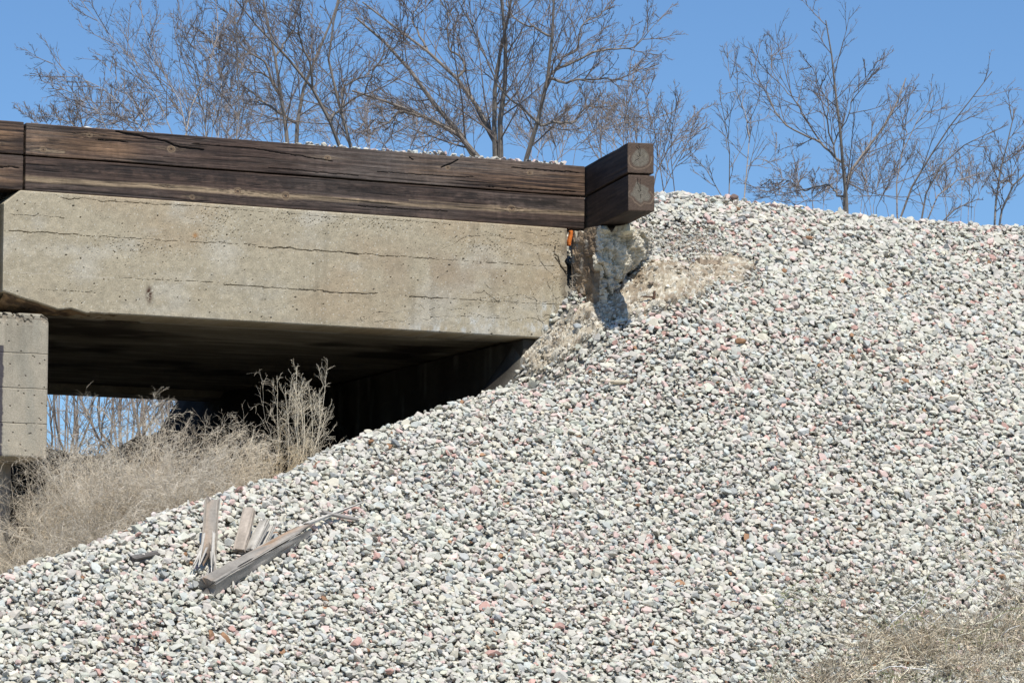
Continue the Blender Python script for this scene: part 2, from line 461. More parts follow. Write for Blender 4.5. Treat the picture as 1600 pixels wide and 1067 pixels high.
# ------------------------------------------------------------------ timber
def timber(name, s0, s1, t0, t1, z0, z1, seed, knots=(), cracks=(), streaks=(), tan=(), warm=.0, grey=.5, tar=(), label='', res=.005, frame=None, group=None, endgrain=0, pegs=()):
    L, Wd, H = s1 - s0, t1 - t0, z1 - z0
    rs = {(1, -1): res, (0, 1): .004 if endgrain else .02, (0, -1): .02, (1, 1): .05, (2, -1): .03, (2, 1): .03}
    if endgrain: rs[(0, -1)] = .004; rs[(1, 1)] = .02; rs[(1, -1)] = .012
    p, f, n = gridbox((L, Wd, H), rs, .010)
    x, y, zz = p[:, 0] + L / 2, p[:, 1], p[:, 2] + H / 2
    g = zz + .25 * y + .030 * (fbm(x * .9, zz * 3, y * 2, 3, seed) - .5)
    kn = np.zeros(len(p)); rings = np.zeros(len(p))
    for (kx, kz, kr) in knots:
        dxx, dz = (x - kx), (zz - kz)
        w_ = np.exp(-(np.abs(dxx) / (kr * 5)) ** 1.3) * np.exp(-(np.abs(dz) / (kr * 2.6)) ** 1.2)
        g = g + np.sign(dz) * -.9 * kr * w_
        d = np.hypot(dxx / 1.25, dz); kn = np.maximum(kn, 1 - ss(kr * .75, kr * 1.3, d)); rings = np.where(d < kr * 1.5, np.sin(d / kr * 14), rings)
    a = fbm(x * 1.3, g * 55, y * 6, 4, seed + 3, .6); b = fbm(x * 3.5, g * 190, y * 30, 3, seed + 5, .6)
    patchy = fbm(x * 1.1, zz * 5, 0, 3, seed + 8)
    dark = np.array([.038, .026, .022]); brown = np.array([.118, .078, .060]); greyc = np.array([.142, .120, .105]); light = np.array([.36, .27, .175]); black = np.array([.012, .011, .011])
    c = mixc(np.broadcast_to(dark, p.shape), brown, ss(.32, .72, a * .65 + b * .35))
    c = mixc(c, greyc, ss(.4, .75, patchy * .6 + b * .4) * grey)
    for (x0, x1, zc, wid, amt) in tan:
        m = ss(x0 - .15, x0 + .1, x) * (1 - ss(x1 - .1, x1 + .2, x)) * np.exp(-((zz - zc) / wid) ** 2) * ss(.35, .65, a * .5 + b * .5)
        c = mixc(c, np.array([.30, .18, .10]), m * amt)
    for (pts, wid, amt) in streaks:
        d = polydist(x, zz + .006 * (fbm(x * 6, 0, 0, 3, seed + 9) - .5), pts)
        m = (1 - ss(wid * .2, wid, d * (.7 + .8 * fbm(x * 4, zz * 40, 0, 3, seed + 11)))) * ss(.2, .55, b * .6 + a * .4)
        c = mixc(c, light, m * amt)
    for (x0, x1, za, zb, amt) in tar:
        m = ss(x0 - .1, x0 + .15, x) * (1 - ss(x1 - .2, x1 + .2, x)) * ss(za - .02, za + .02, zz) * (1 - ss(zb - .02, zb + .01, zz)) * ss(.35, .6, fbm(x * 9, zz * 22, 0, 4, seed + 13, .7))
        c = mixc(c, black, m * amt)
    rough_ = fbm(x * 22, zz * 70, y * 30, 4, seed + 41, .65); c = c * (.62 + .76 * rough_)[:, None]; c = c * (1 - .35 * ss(.55, .8, fbm(x * 2.2, zz * 9, 0, 4, seed + 43)))[:, None]
    if len(knots): c = mixc(c, np.array([.20, .135, .085]) * (1 + .75 * rings[:, None] + .5 * (b[:, None] - .5)), kn * .8)
    for (kx, kz, kr) in knots:
        d = np.hypot((x - kx) / 1.2, zz - kz) * (1 + .3 * (fbm(x * 40, zz * 40, 0, 2, seed) - .5)); c = mixc(c, black * 2, (1 - ss(kr * .15, kr * .45, d)) * .85)
        c = mixc(c, light, np.exp(-((d - kr * 1.15) / (kr * .22)) ** 2) * .45); fl_ = np.exp(-((zz - kz - .004) / (kr * .55)) ** 2 - ((x - kx) / (kr * 7)) ** 2) * (1 - kn) * ss(.35, .6, b * .6 + a * .4); c = mixc(c, light, fl_ * .5)
    saw = vn(x * 55 + zz * 6, 0, 0, seed + 51) * vn(x * 3, zz * 5, 0, seed + 53); c = c * (1 + .28 * (saw[:, None] - .25))
    disp = -.0045 * (1 - a) - .003 * (1 - b)
    for (pts, wid) in cracks:
        d = polydist(x, zz + .012 * (fbm(x * 14, 0, 0, 3, seed + 15) - .5), pts)
        m = 1 - ss(wid * .45, wid, d); m = np.where((y < 0) | (endgrain == 0), m, 0) * (n[:, 1] < -.3)
        c = mixc(c, black, m); disp = disp - .014 * m
    # fine drying checks
    ck = ss(.655, .72, fbm(x * 1.0, g * 75, 3.3, 3, seed + 19, .6)); c = mixc(c, black, ck * .75 * (np.abs(n[:, 1]) > .5)); disp = disp - .004 * ck
    if endgrain:
        c = c * .5  # long faces darkened beyond their creosote, painting in the unlit side's shade
        e = np.abs(n[:, 0]) > .5
        ay, az = y + .004, zz - H * .50
        ang = np.arctan2(az, ay); d = np.hypot(ay, az) * (1 + .07 * np.sin(2 * ang + seed) + .04 * np.sin(3 * ang + seed * 2) + (.10 * np.sin(5 * ang + 1) + .06 * np.sin(9 * ang) if seed == 25 else 0))
        ring = .5 + .5 * np.sin(d * 520 + 2.5 * fbm(ay * 30 + 9, az * 30, 0, 3, seed)); rad = fbm(ay * 60, az * 60, 0, 4, seed + 31)
        heart = 1 - ss(endgrain - .006, endgrain + .016, d + .008 * (fbm(ay * 110, az * 110, 0, 3, seed + 37) - .5))
        ce = mixc(np.broadcast_to([.085, .058, .043], p.shape), [.125, .088, .066], rad * .6 + ring * .4)
        hc = mixc(np.broadcast_to([.095, .083, .066], p.shape), [.25, .222, .175], ring * .45 + rad * .55)
        ce = mixc(ce, hc, heart); ce = mixc(ce, np.array([.27, .20, .14]), (1 - heart) * np.exp(-((d - endgrain - .028) / .005) ** 2) * (az < .02) * .7)
        chk = np.zeros(len(p))
        for an, r_hi in ((1.50 + seed % 3 * .10, .13), (1.82, .11), (-.6 - seed % 4, .045), (2.6, .035)):
            an = an + .35 * (fbm(d * 30, an, 0, 2, seed) - .5)
            da = np.abs((ang - an + math.pi) % (2 * math.pi) - math.pi) * d; chk = np.maximum(chk, (1 - ss(.0008, .0026, da)) * (d > .012) * (d < r_hi))
        ce = mixc(ce, black, chk); c = np.where(e[:, None], ce, c); disp = np.where(e, -.003 * heart * 0 - .006 * chk - .0025 * (1 - ring), disp)
    p = p + n * disp[:, None]
    if frame is None: wv = wd(s0 + L / 2 + p[:, 0], (t0 + t1) / 2 + p[:, 1], (z0 + z1) / 2 + p[:, 2])
    else:
        O, ex, ey = frame
        wv = O[None] + p[:, 0:1] * ex[None] + p[:, 1:2] * ey[None] + p[:, 2:3] * np.array([0, 0, 1.])
    o = mk(name, wv, [f], M_WOOD2 if endgrain else M_WOOD, col=c, smooth=True)
    tag(o, label, 'timber', group); return o
GT = 'creosoted timbers along the deck edge'
TT = .03                                        # timbers stand a little behind the concrete face
s_j = float(face(38.8, 245, TT)[0]); s_e = float(face(915, 300, TT)[0])
def tp(px, py): a, b = face(px, py, TT); return float(a), float(b)
def loc(pts, s0, z0): return [(tp(*q)[0] - s0, tp(*q)[1] - z0) for q in pts]
zb = Z_CT + .004
up = dict(s0=s_j + .006, s1=s_e, t0=TT, t1=TT + .25, z0=Z_TM + .003, z1=Z_TT)
lo = dict(s0=s_j + .006, s1=s_e - .001, t0=TT + .004, t1=TT + .25, z0=zb, z1=Z_TM - .003)
def K(px, py, r, d): a, b = tp(px, py); return (a - d['s0'], b - d['z0'], r)
timber('timber', **up, seed=4, knots=[K(68, 234, .020, up), K(268, 233, .024, up), K(140, 211, .016, up), K(700, 262, .015, up), K(512, 247, .02, up), K(828, 270, .018, up)],
       cracks=[(loc([(182, 206), (215, 212), (262, 222), (280, 230), (318, 234)], up['s0'], up['z0']), .009), (loc([(300, 225), (395, 232), (520, 252)], up['s0'], up['z0']), .004),
               (loc([(150, 219), (200, 222)], up['s0'], up['z0']), .004), (loc([(690, 262), (705, 256), (716, 250)], up['s0'], up['z0']), .007), (loc([(760, 292), (900, 300)], up['s0'], up['z0']), .004), (loc([(640, 246), (646, 250)], up['s0'], up['z0']), .005), (loc([(590, 268), (700, 276), (740, 277)], up['s0'], up['z0']), .003), (loc([(420, 262), (560, 275)], up['s0'], up['z0']), .003), (loc([(800, 262), (905, 270)], up['s0'], up['z0']), .004)],
       tan=[(0, .9, .12, .16, .60), (3.4, 5.2, .14, .10, .5), (4.2, 5.2, .05, .03, .5)], streaks=[(loc([(48, 235), (100, 238)], up['s0'], up['z0']), .016, .8)],
       tar=[(.05, .3, .10, .16, .7)], grey=.75, label='upper of the two long brown timbers above the concrete face, split near its left end', group=GT)
timber('timber', **lo, seed=9, knots=[K(301, 308, .016, lo), K(372, 299, .026, lo), K(447, 306, .028, lo), K(800, 326, .026, lo), K(262, 291, .012, lo)],
       cracks=[(loc([(560, 322), (700, 330)], lo['s0'], lo['z0']), .003)],
       streaks=[(loc([(42, 279), (70, 281), (150, 286), (250, 291), (330, 298), (400, 303), (470, 308), (560, 314)], lo['s0'], lo['z0']), .034, .95),
                (loc([(560, 314), (680, 322), (800, 328), (912, 334)], lo['s0'], lo['z0']), .030, .7), (loc([(640, 313), (780, 322)], lo['s0'], lo['z0']), .012, .5)],
       tar=[(.05, 5, .17, .262, .6), (.1, 5, .0, .07, .35)], grey=.35, label='lower long dark timber with a pale weathered streak, resting on the concrete face', group=GT)
timber('timber', s_j - 4.9, s_j - .006, TT, TT + .25, Z_TM + .003, Z_TT + .004, 14, tan=[(3.5, 4.8, .13, .12, .9)], knots=[(4.6, .08, .02)], grey=.5, label='upper timber at the far left, beyond the butt joint', group=GT, res=.008)
timber('timber', s_j - 4.9, s_j - .006, TT + .004, TT + .25, zb, Z_TM - .001, 15, tan=[(3.5, 4.8, .10, .10, .7)], cracks=[([(4.0, .17), (4.85, .185)], .006)], grey=.6, label='lower timber at the far left, beyond the butt joint', group=GT, res=.008)
# the two short timbers that turn out towards the viewer
far = wd(s_e + .004, TT, 0)[:2]; x_, _ = ray(980, 275); Yn = 31.9
near = np.array([float(x_) * Yn, Yn]); ex2 = near - far; Lw = np.hypot(*ex2); ex2 /= Lw
ey2 = np.array([-ex2[1], ex2[0]])                # to the right of the outward direction
ctr = (near - ex2 * (Lw + .2) / 2) + ey2 * .12
EX = np.array([ex2[0], ex2[1], 0]); EY = -np.array([ey2[0], ey2[1], 0]) * -1
def znear(py): return float(ray(1000, py)[1]) * Yn
zt, zm, zbb = znear(222), znear(271.5), znear(329.5)
for nm, a, b, lb, sd_, eg in (('upper', zm + .006, zt, 'upper of the two short timbers pointing outward, round grey heartwood on its end', 22, .070), ('lower', zbb, zm - .006, 'lower of the two short timbers, ragged grey heartwood on its end', 25, .072)):
    timber('timber', 0, Lw + .2, 0, .235, a, b, sd_, grey=.15, label=lb, frame=(np.array([ctr[0] + (0 if nm == 'upper' else .004), ctr[1], (a + b) / 2]), EX, EY), endgrain=eg, group='short timbers turned out at the deck end')

# ------------------------------------------------------------------ bridge span
bx = empty('bridge_span', wd(S_L / 2, 0, Z_CB))
tag(bx, 'board-marked weathered concrete slab span between pier and gravel', 'bridge')
res = .0055
ns = int(-S_L / res); nz_ = int((Z_CT - Z_CB) / res)
ss_, zz_ = np.meshgrid(np.linspace(S_L, 0, ns), np.linspace(Z_CB, Z_CT, nz_), indexing='ij')
# outline: chamfered upper left corner, spalled lower left corner, ragged right end and lower edge
s, z = ss_.copy(), zz_.copy()
bot = np.interp(s, [float(face(q[0], q[1])[0]) for q in [(3, 455), (22, 462), (40, 470), (60, 474), (90, 487), (112, 483), (135, 486.5), (820, 527)]],
                [zlev(*q) for q in [(3, 455), (22, 460), (40, 468), (60, 473), (90, 484), (112, 482), (135, 489.5), (820, 526)]])
bot = np.where(s > float(face(140, 489)[0]), Z_CB, bot) + .008 * (fbm(s * 9, 0, 0, 3, 4) - .5) * (s < -4.2)
topz = Z_CT - np.clip((S_L + .14 - s) / .14, 0, 1) * .115
rt = -.006 - .035 * ss(.55, .9, fbm(z * 7, 3, 0, 3, 8)) - .03 * ss(Z_CT - .75, Z_CT - 1.1, z)
k = (z - Z_CB) / (Z_CT - Z_CB); z = bot + (topz - bot) * k
s = np.where(s > -.2, -.2 + (s + .2) / .2 * (.2 + rt), s)
def fl(pts): return [tuple(float(v) for v in face(*q)) for q in pts]
wl = (fbm(s * 4.5, z * 4.5, 9, 3, 49) - .5) * .05; wob = wl * 0 + .015 * (fbm(s * 10, z * 10, 0, 4, 51, .65) - .5) * 2
wl2 = (fbm(s * 4.5, z * 4.5, 29, 3, 50) - .5) * .05; zw, sw = z + wob, s + .01 * (fbm(s * 9, z * 9, 5, 4, 53) - .5)
base = np.array([.435, .378, .272]); c = np.broadcast_to(base, s.shape + (3,)).copy()
big = fbm(s * 1.4, z * 2.2, 0, 4, 61); c = mixc(c, np.array([.41, .315, .205]), ss(.42, .75, big) * .55)
c = mixc(c, np.array([.50, .46, .375]), ss(.5, .8, fbm(s * 2.5, z * 5, 3, 4, 63)) * .7)
band = fbm(s * .4, z * 11, 0, 3, 64); c = c * (1 + .13 * (band - .5))[..., None]; c = c * (1 + .30 * (fbm(s * 35, z * 35, 0, 3, 59) - .5))[..., None]
ver = fbm(s * 14, z * 1.2, 0, 3, 65); c = c * (1 - .16 * ss(.55, .85, ver) * ss(.4, .7, fbm(s * 1.2, 0, 7, 2, 66)))[..., None]
rust_b = np.exp(-((s - fl([(700, 425)])[0][0]) / .9) ** 2 - ((z - fl([(700, 425)])[0][1]) / .18) ** 2); c = mixc(c, np.array([.33, .245, .165]), rust_b * .55 * ss(.3, .7, fbm(s * 5, z * 3, 0, 3, 67)))
disp = .004 * (fbm(s * 18, z * 18, 0, 3, 70) - .5)
def line(pts, wd_, amt=1., depth=.012, wob_=1., col=(.115, .092, .068), wander=0.):
    global c, disp
    d = polydist(sw + wander * wl2, zw * wob_ + z * (1 - wob_) + wander * wl, fl(pts)) * (.95 + 2.3 * fbm(s * 9, z * 9, 4, 4, 57, .7))
    br = .25 + .75 * ss(.30, .62, fbm(s * 6, z * 3, 2, 4, int(pts[0][0]) + 5, .7))
    m = (1 - ss(wd_ * .4, wd_, d)) * (br if amt < 1 else 1) * min(1, amt + .2)
    c = mixc(c, np.array(col), m); disp = disp - depth * m
line([(14, 360), (60, 363), (122, 367)], .0085); line([(122, 367), (260, 376), (400, 383)], .005, .5)
line([(404, 385), (422, 388), (435, 386), (470, 390), (560, 396)], .0095); line([(560, 396), (640, 403), (740, 409)], .007, .75); line([(740, 409), (885, 418)], .0045, .8)
line([(15, 335), (60, 338), (100, 341)], .005, .7)
line([(10, 424), (100, 430), (180, 435)], .007, .8, .0, col=(.56, .50, .41)); line([(180, 435), (350, 443)], .004, .4)
line([(350, 445), (420, 449), (505, 455)], .008, .8); line([(505, 456), (590, 460)], .010, .9); line([(640, 463), (692, 467)], .0105); line([(692, 467), (820, 474), (880, 477)], .006, .5)
line([(90, 308), (110, 313), (130, 310), (160, 316), (190, 315), (225, 319), (300, 322)], .0085, .85)
line([(300, 322), (500, 338), (700, 350)], .005, .45); line([(60, 452), (160, 459)], .004, .4)
# cracks around the right end
for pts in ([(868, 385), (866, 397), (872, 402), (876, 417), (885, 425)], [(867, 403), (880, 420), (887, 432)]): line(pts, .013, 1, .02)
for pts in ([(755, 367), (785, 374), (800, 378), (830, 383), (858, 380), (884, 384)], [(770, 357), (800, 364), (830, 362), (850, 360), (880, 364)], [(828, 445), (845, 470), (850, 500), (848, 515)],
            [(860, 440), (875, 470), (865, 490), (858, 515)], [(838, 400), (870, 440), (868, 480), (850, 490)], [(535, 505), (560, 496), (640, 492), (655, 480), (665, 488), (715, 486), (760, 494), (800, 500)],
            [(580, 508), (660, 503), (740, 495), (790, 492)], [(560, 492), (565, 500), (572, 503)], [(735, 460), (760, 450), (780, 462), (820, 470), (880, 468)], [(760, 440), (775, 450), (770, 458)],
            [(690, 388), (720, 378), (770, 372)], [(855, 380), (862, 395), (886, 398)], [(800, 510), (840, 500), (880, 480)]): line(pts, .0045, .7, .006, wob_=1, col=(.12, .10, .075), wander=3.)
def vor(x, y, sc, seed):
    """distance to and random value of the nearest jittered cell point"""
    gx, gy = x * sc, y * sc; fx, fy = np.floor(gx), np.floor(gy); best = np.full(x.shape, 9.); val = np.zeros(x.shape)
    for a in (-1, 0, 1):
        for b in (-1, 0, 1):
            cx, cy = (fx + a).astype(np.int64), (fy + b).astype(np.int64)
            jx = _h(cx, cy, cx * 0, seed); jy = _h(cx, cy, cx * 0, seed + 1); r_ = _h(cx, cy, cx * 0, seed + 2)
            d = np.hypot(gx - (cx + jx), gy - (cy + jy)); m = d < best; best = np.where(m, d, best); val = np.where(m, r_, val)
    return best / sc, val
d1, r1 = vor(sw + .012 * fbm(s * 60, z * 60, 0, 2, 7), zw, 13, 81); m = (1 - ss(.0015, .0075, d1 / (.3 + 3.5 * (r1 - .70)))) * (r1 > .72); c = mixc(c, np.array([.07, .055, .045]), m * .95); disp = disp - .012 * m
rp = np.zeros(s.shape)
for (px, py, rx, rz) in [(345, 372, .14, .10), (335, 340, .2, .10), (500, 345, .5, .06), (600, 352, .3, .07), (760, 385, .3, .1), (210, 385, .4, .08), (880, 470, .1, .25), (865, 380, .06, .2), (780, 470, .3, .05)]:
    a, b = fl([(px, py)])[0]; rp = np.maximum(rp, np.exp(-((s - a) / rx) ** 2 - ((z - b) / rz) ** 2))
d2, r2 = vor(sw, zw, 45, 85); m = (1 - ss(.001, .007, d2)) * (r2 > .90 - .35 * rp); c = mixc(c, np.array([.16, .135, .10]), m * (.3 + .6 * rp)); disp = disp - .006 * m * (.5 + rp)
m2 = (1 - ss(.002, .006, d2)) * (r2 < .10 + .22 * rp); c = mixc(c, np.array([.68, .65, .57]), m2 * .8)
a, b = fl([(233, 460)])[0]; m = np.exp(-((s - a) / .024) ** 2 - ((z - b) / .055) ** 2) * ss(.25, .5, fbm(s * 40, z * 40, 0, 3, 88)); c = mixc(c, np.array([.07, .035, .022]), np.clip(m * 1.6, 0, 1))
a, b = fl([(305, 368)])[0]; m = np.exp(-((s - a) / .02) ** 2 - ((z - b) / .02) ** 2); c = mixc(c, np.array([.42, .22, .09]), m)
wh = 0
for (px, py, rx, rz) in [(745, 505, .3, .05), (830, 512, .25, .06), (700, 515, .4, .04), (855, 480, .07, .12)]:
    a, b = fl([(px, py)])[0]; wh = np.maximum(wh, np.exp(-((s - a) / rx) ** 2 - ((z - b) / rz) ** 2))
c = mixc(c, np.array([.58, .58, .54]), wh * .9 * ss(.42, .68, fbm(sw * 22 + 6 * wl, z * 13, 0, 5, 90, .65)))
dk = np.exp(-((s + .02) / .05) ** 2) * ss(.35, .6, fbm(s * 20, z * 9, 0, 4, 92)); c = mixc(c, np.array([.16, .13, .10]), dk * .7)
# underside of a rounded arris
edge = np.clip((z - bot) / .012, 0, 1); tb = -(disp) + .012 * (1 - edge) ** 2; tb = tb + .010 * (1 - np.clip((topz - z) / .012, 0, 1)) ** 2
front = wd(s, tb, z); nf = front.reshape(-1, 3)
faces_ = [gridfaces(ns, nz_)]
# sides of the front slab
def rim(idx_line, tdepth, c_line):
    a = nf[idx_line]; sx, tx = st(a); b = wd(sx, np.full(len(a), tdepth), a[:, 2]); return a, b
ids = np.arange(ns * nz_).reshape(ns, nz_); extra_v, extra_c, extra_f = [nf], [c.reshape(-1, 3)], list(faces_)
offv = len(nf)
for line_, flip in ((ids[:, 0], 1), (ids[:, -1], 0), (ids[0, :], 0), (ids[-1, :], 1)):
    a = nf[line_]; sx, tx = st(a); b = wd(sx, tx * 0 + .38, a[:, 2]); n_ = len(line_)
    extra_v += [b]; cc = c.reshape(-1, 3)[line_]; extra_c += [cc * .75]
    i = np.arange(n_ - 1); q = np.stack([line_[i], line_[i + 1], offv + i + 1, offv + i], -1)
    extra_f.append(q if flip == 0 else q[:, ::-1]); offv += n_
mk('fascia', np.concatenate(extra_v), extra_f, M_CONC, bx, col=np.concatenate(extra_c), smooth=False)
# broken core of the spalled lower left corner
gs, gk = np.meshgrid(np.linspace(S_L + .02, S_L + 1.0, 120), np.linspace(0, 1, 24), indexing='ij')
bz = np.interp(gs.ravel(), s[:, 0], bot[:, 0]).reshape(gs.shape)
v_ = wd(gs, .03 + .36 * gk + .03 * (fbm(gs * 20, gk * 6, 0, 3, 5) - .5), bz - .004 + (Z_CB + .015 - bz) * gk ** .7 + .03 * (fbm(gs * 16, gk * 5, 0, 4, 6) - .6) * np.minimum(gk * 5, 1)).reshape(-1, 3)
mk('spall', v_, [gridfaces(120, 24)], M_RUB, bx, col=mixc(np.broadcast_to([.30, .21, .13], v_.shape), [.14, .10, .07], ss(.4, .6, fbm(gs * 14, gk * 4, 0, 3, 8)).ravel()))
# deck slab whose underside shows, with drip stains
def slab(parent, s0, s1, t0, t1, z0, z1, seed, name='deck_slab'):
    p, f, n = gridbox((s1 - s0, t1 - t0, z1 - z0), {(2, -1): .03, (0, 1): .1, (0, -1): .1, (1, 1): .2, (1, -1): .1, (2, 1): .5}, .01)
    x, y = p[:, 0] + s0, p[:, 1] + (t1 - t0) / 2
    a = fbm(x * 2, y * 9, 0, 4, seed); c = mixc(np.broadcast_to([.17, .145, .11], p.shape), [.36, .33, .27], ss(.4, .8, a))
    c = mixc(c, np.array([.06, .05, .04]), ss(.5, .75, fbm(x * 1.2, y * 1.5, 3, 4, seed + 3)))
    e = np.exp(-((y - .12 - .1 * fbm(x * 1.5, 0, 0, 3, seed + 5)) / .05) ** 2) * ss(.45, .7, fbm(x * 3, y * 12, 0, 4, seed + 7)); c = mixc(c, np.array([.55, .54, .5]), e * .8)
    for hx, hy in ((-4.15, .30), (-.95, .18)):
        h_ = 1 - ss(.07, .12, np.hypot((x - hx) / 1.4, y - hy) + .05 * fbm(x * 9, y * 9, 0, 3, 3)); c = mixc(c, np.array([.02, .018, .015]), h_)
        p[:, 2] += .05 * h_ * (n[:, 2] < -.5)
    wv = wd(p[:, 0] + (s0 + s1) / 2, p[:, 1] + (t0 + t1) / 2, p[:, 2] + (z0 + z1) / 2)
    c2 = c
    return mk(name, wv, [f], M_CONC, parent, col=c2, smooth=False)
p, f, n = gridbox((-S_L, 5.8, Z_CT - Z_CB - .03), {(2, -1): .03}, .01)
_off = (S_L / 2)
def slab_at(parent, sa_, sb_, ta_, tb_, za_, zb_, seed, name):
    # local x shifted so that stains follow s
    p, f, n = gridbox((sb_ - sa_, tb_ - ta_, zb_ - za_), {(2, -1): .03, (0, 1): .1, (0, -1): .1, (1, 1): .2, (1, -1): .1, (2, 1): .5}, .01)
    x, y = p[:, 0] + (sa_ + sb_) / 2, p[:, 1] + (ta_ + tb_) / 2
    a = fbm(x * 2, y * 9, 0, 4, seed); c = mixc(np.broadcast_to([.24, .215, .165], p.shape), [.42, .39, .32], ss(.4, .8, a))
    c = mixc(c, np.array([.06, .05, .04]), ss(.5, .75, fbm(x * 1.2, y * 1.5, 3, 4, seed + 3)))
    e = np.exp(-((y - ta_ - .10 - .12 * fbm(x * 1.5, 0, 0, 3, seed + 5)) / .05) ** 2) * ss(.45, .7, fbm(x * 3, y * 12, 0, 4, seed + 7)); c = mixc(c, np.array([.50, .49, .45]), e * .8)
    for hx, hy in ((float(face(185, 500)[0]) + .25, .62), (-1.0, .58)):
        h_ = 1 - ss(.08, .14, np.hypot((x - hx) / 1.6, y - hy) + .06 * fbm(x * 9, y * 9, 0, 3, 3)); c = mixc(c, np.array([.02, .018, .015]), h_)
        p[:, 2] += .06 * h_ * (n[:, 2] < -.5)
    return mk(name, wd(x, y, p[:, 2] + (za_ + zb_) / 2), [f], M_CONC, parent, col=c, smooth=False)
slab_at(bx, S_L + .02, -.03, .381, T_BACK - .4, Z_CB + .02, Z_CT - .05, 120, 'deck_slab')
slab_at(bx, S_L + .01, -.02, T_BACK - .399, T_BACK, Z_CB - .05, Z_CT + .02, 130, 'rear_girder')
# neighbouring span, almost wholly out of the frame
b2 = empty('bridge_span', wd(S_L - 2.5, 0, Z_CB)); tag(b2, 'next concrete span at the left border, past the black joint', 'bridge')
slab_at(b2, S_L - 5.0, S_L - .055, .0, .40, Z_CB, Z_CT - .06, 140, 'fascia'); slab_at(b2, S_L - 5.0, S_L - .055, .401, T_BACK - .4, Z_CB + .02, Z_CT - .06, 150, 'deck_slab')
slab_at(b2, S_L - 5.0, S_L - .055, T_BACK - .399, T_BACK, Z_CB - .05, Z_CT + .02, 160, 'rear_girder')

# ------------------------------------------------------------------ pier
TP = -.03
s_pr = float(face(75.5, 600, TP)[0]); z_p1 = zlev(40, 489, TP); z_p0 = zlev(75, 716, TP)
pr = empty('bridge_pier', wd(s_pr - .4, .3, 1.3)); tag(pr, 'concrete pier with a broad cap under the left end of the slab', 'pier')
p, f, n = gridbox((.80, 6.3, z_p1 - z_p0), {(1, -1): .006, (2, 1): .04, (0, 1): .05}, .02)
x, y, zz = p[:, 0] + s_pr - .40, p[:, 1], p[:, 2] + (z_p1 + z_p0) / 2
ch = np.clip((x - (s_pr - .06)) / .06, 0, 1) * .04 * (zz > z_p1 - .03); p[:, 2] -= ch
c = mixc(np.broadcast_to([.45, .40, .31], p.shape), [.36, .32, .25], fbm(x * 4, zz * 3, y, 4, 201)); c = mixc(c, np.array([.50, .44, .33]), ss(.5, .7, fbm(x * 2, zz * 6, y, 3, 203)) * .6)
c = mixc(c, np.array([.30, .29, .24]), ss(.5, .75, fbm(x * 7, zz * 2, y, 3, 205)) * .45)
for k_ in range(1, 4):
    zl = z_p1 - .04 - k_ * .285; m = 1 - ss(.002, .006, np.abs(zz + .006 * fbm(x * 7, 0, 0, 3, 207) - zl)); c = mixc(c, np.array([.22, .19, .14]), m * .6); p[:, 1] += .004 * m * (n[:, 1] < -.5)
vs_ = ss(.5, .75, fbm(x * 16, zz * 1.1, 0, 4, 215)) * ss(-.9, .1, zz - z_p1); c = mixc(c, np.array([.20, .175, .13]), vs_ * .5)
chip = ss(.52, .62, fbm(x * 22, zz * 22, 0, 4, 217)) * np.exp(-((zz - z_p1) / .07) ** 2); c = mixc(c, np.array([.24, .19, .14]), chip * .8); p[:, 1] += .018 * chip * (n[:, 1] < -.5); p[:, 2] -= .012 * chip * (n[:, 2] > .5)
m = 1 - ss(.003, .008, np.abs(zz - z_p1 + .045)); c = mixc(c, np.array([.2, .17, .13]), m * .7)
d1, r1 = vor(x, zz, 16, 209); m = (1 - ss(.003, .008, d1)) * (r1 > .75); c = mixc(c, np.array([.10, .08, .06]), m * .8); p[:, 1] += .008 * m * (n[:, 1] < -.5)
xb = float(face(4, 600, TP)[0]); m = (1 - ss(.0, .012, x - xb + .02 * (fbm(zz * 30, 0, 0, 3, 211) - .5))) * (zz < z_p1 - .27) * (x > xb - .10); c = mixc(c, np.array([.05, .045, .06]), m * .9)
mk('cap', wd(x, p[:, 1] + 3.15 + TP, p[:, 2] + (z_p1 + z_p0) / 2), [f], M_CONC, pr, col=c)
# round-nosed wall below the cap
s_cr = float(face(37, 780, .2)[0]); rad = .36; cs = s_cr - rad
ang = np.linspace(-math.pi, 0, 33); prof = [(cs + rad * math.cos(a), .24 + rad + rad * math.sin(a)) for a in ang] + [(cs + rad, 5.8), (cs - rad, 5.8)]
prof = np.array(prof); zs = np.linspace(.3, z_p0 - .002, 60)
P_ = np.stack([np.broadcast_to(prof[:, 0], (60, len(prof))), np.broadcast_to(prof[:, 1], (60, len(prof))), np.broadcast_to(zs[:, None], (60, len(prof)))], -1)
v = wd(P_[..., 0], P_[..., 1], P_[..., 2]).reshape(-1, 3); m_ = len(prof)
i = (np.arange(59)[:, None] * m_ + np.arange(m_)[None]).ravel(); j = (np.arange(59)[:, None] * m_ + (np.arange(m_)[None] + 1) % m_).ravel()
c = mixc(np.broadcast_to([.42, .38, .31], v.shape), [.34, .31, .26], fbm(v[:, 0] * 5, v[:, 2] * 3, 0, 4, 221))
mk('wall', v, [np.stack([i, j, j + m_, i + m_], -1)], M_CONC, pr, col=c, smooth=True)

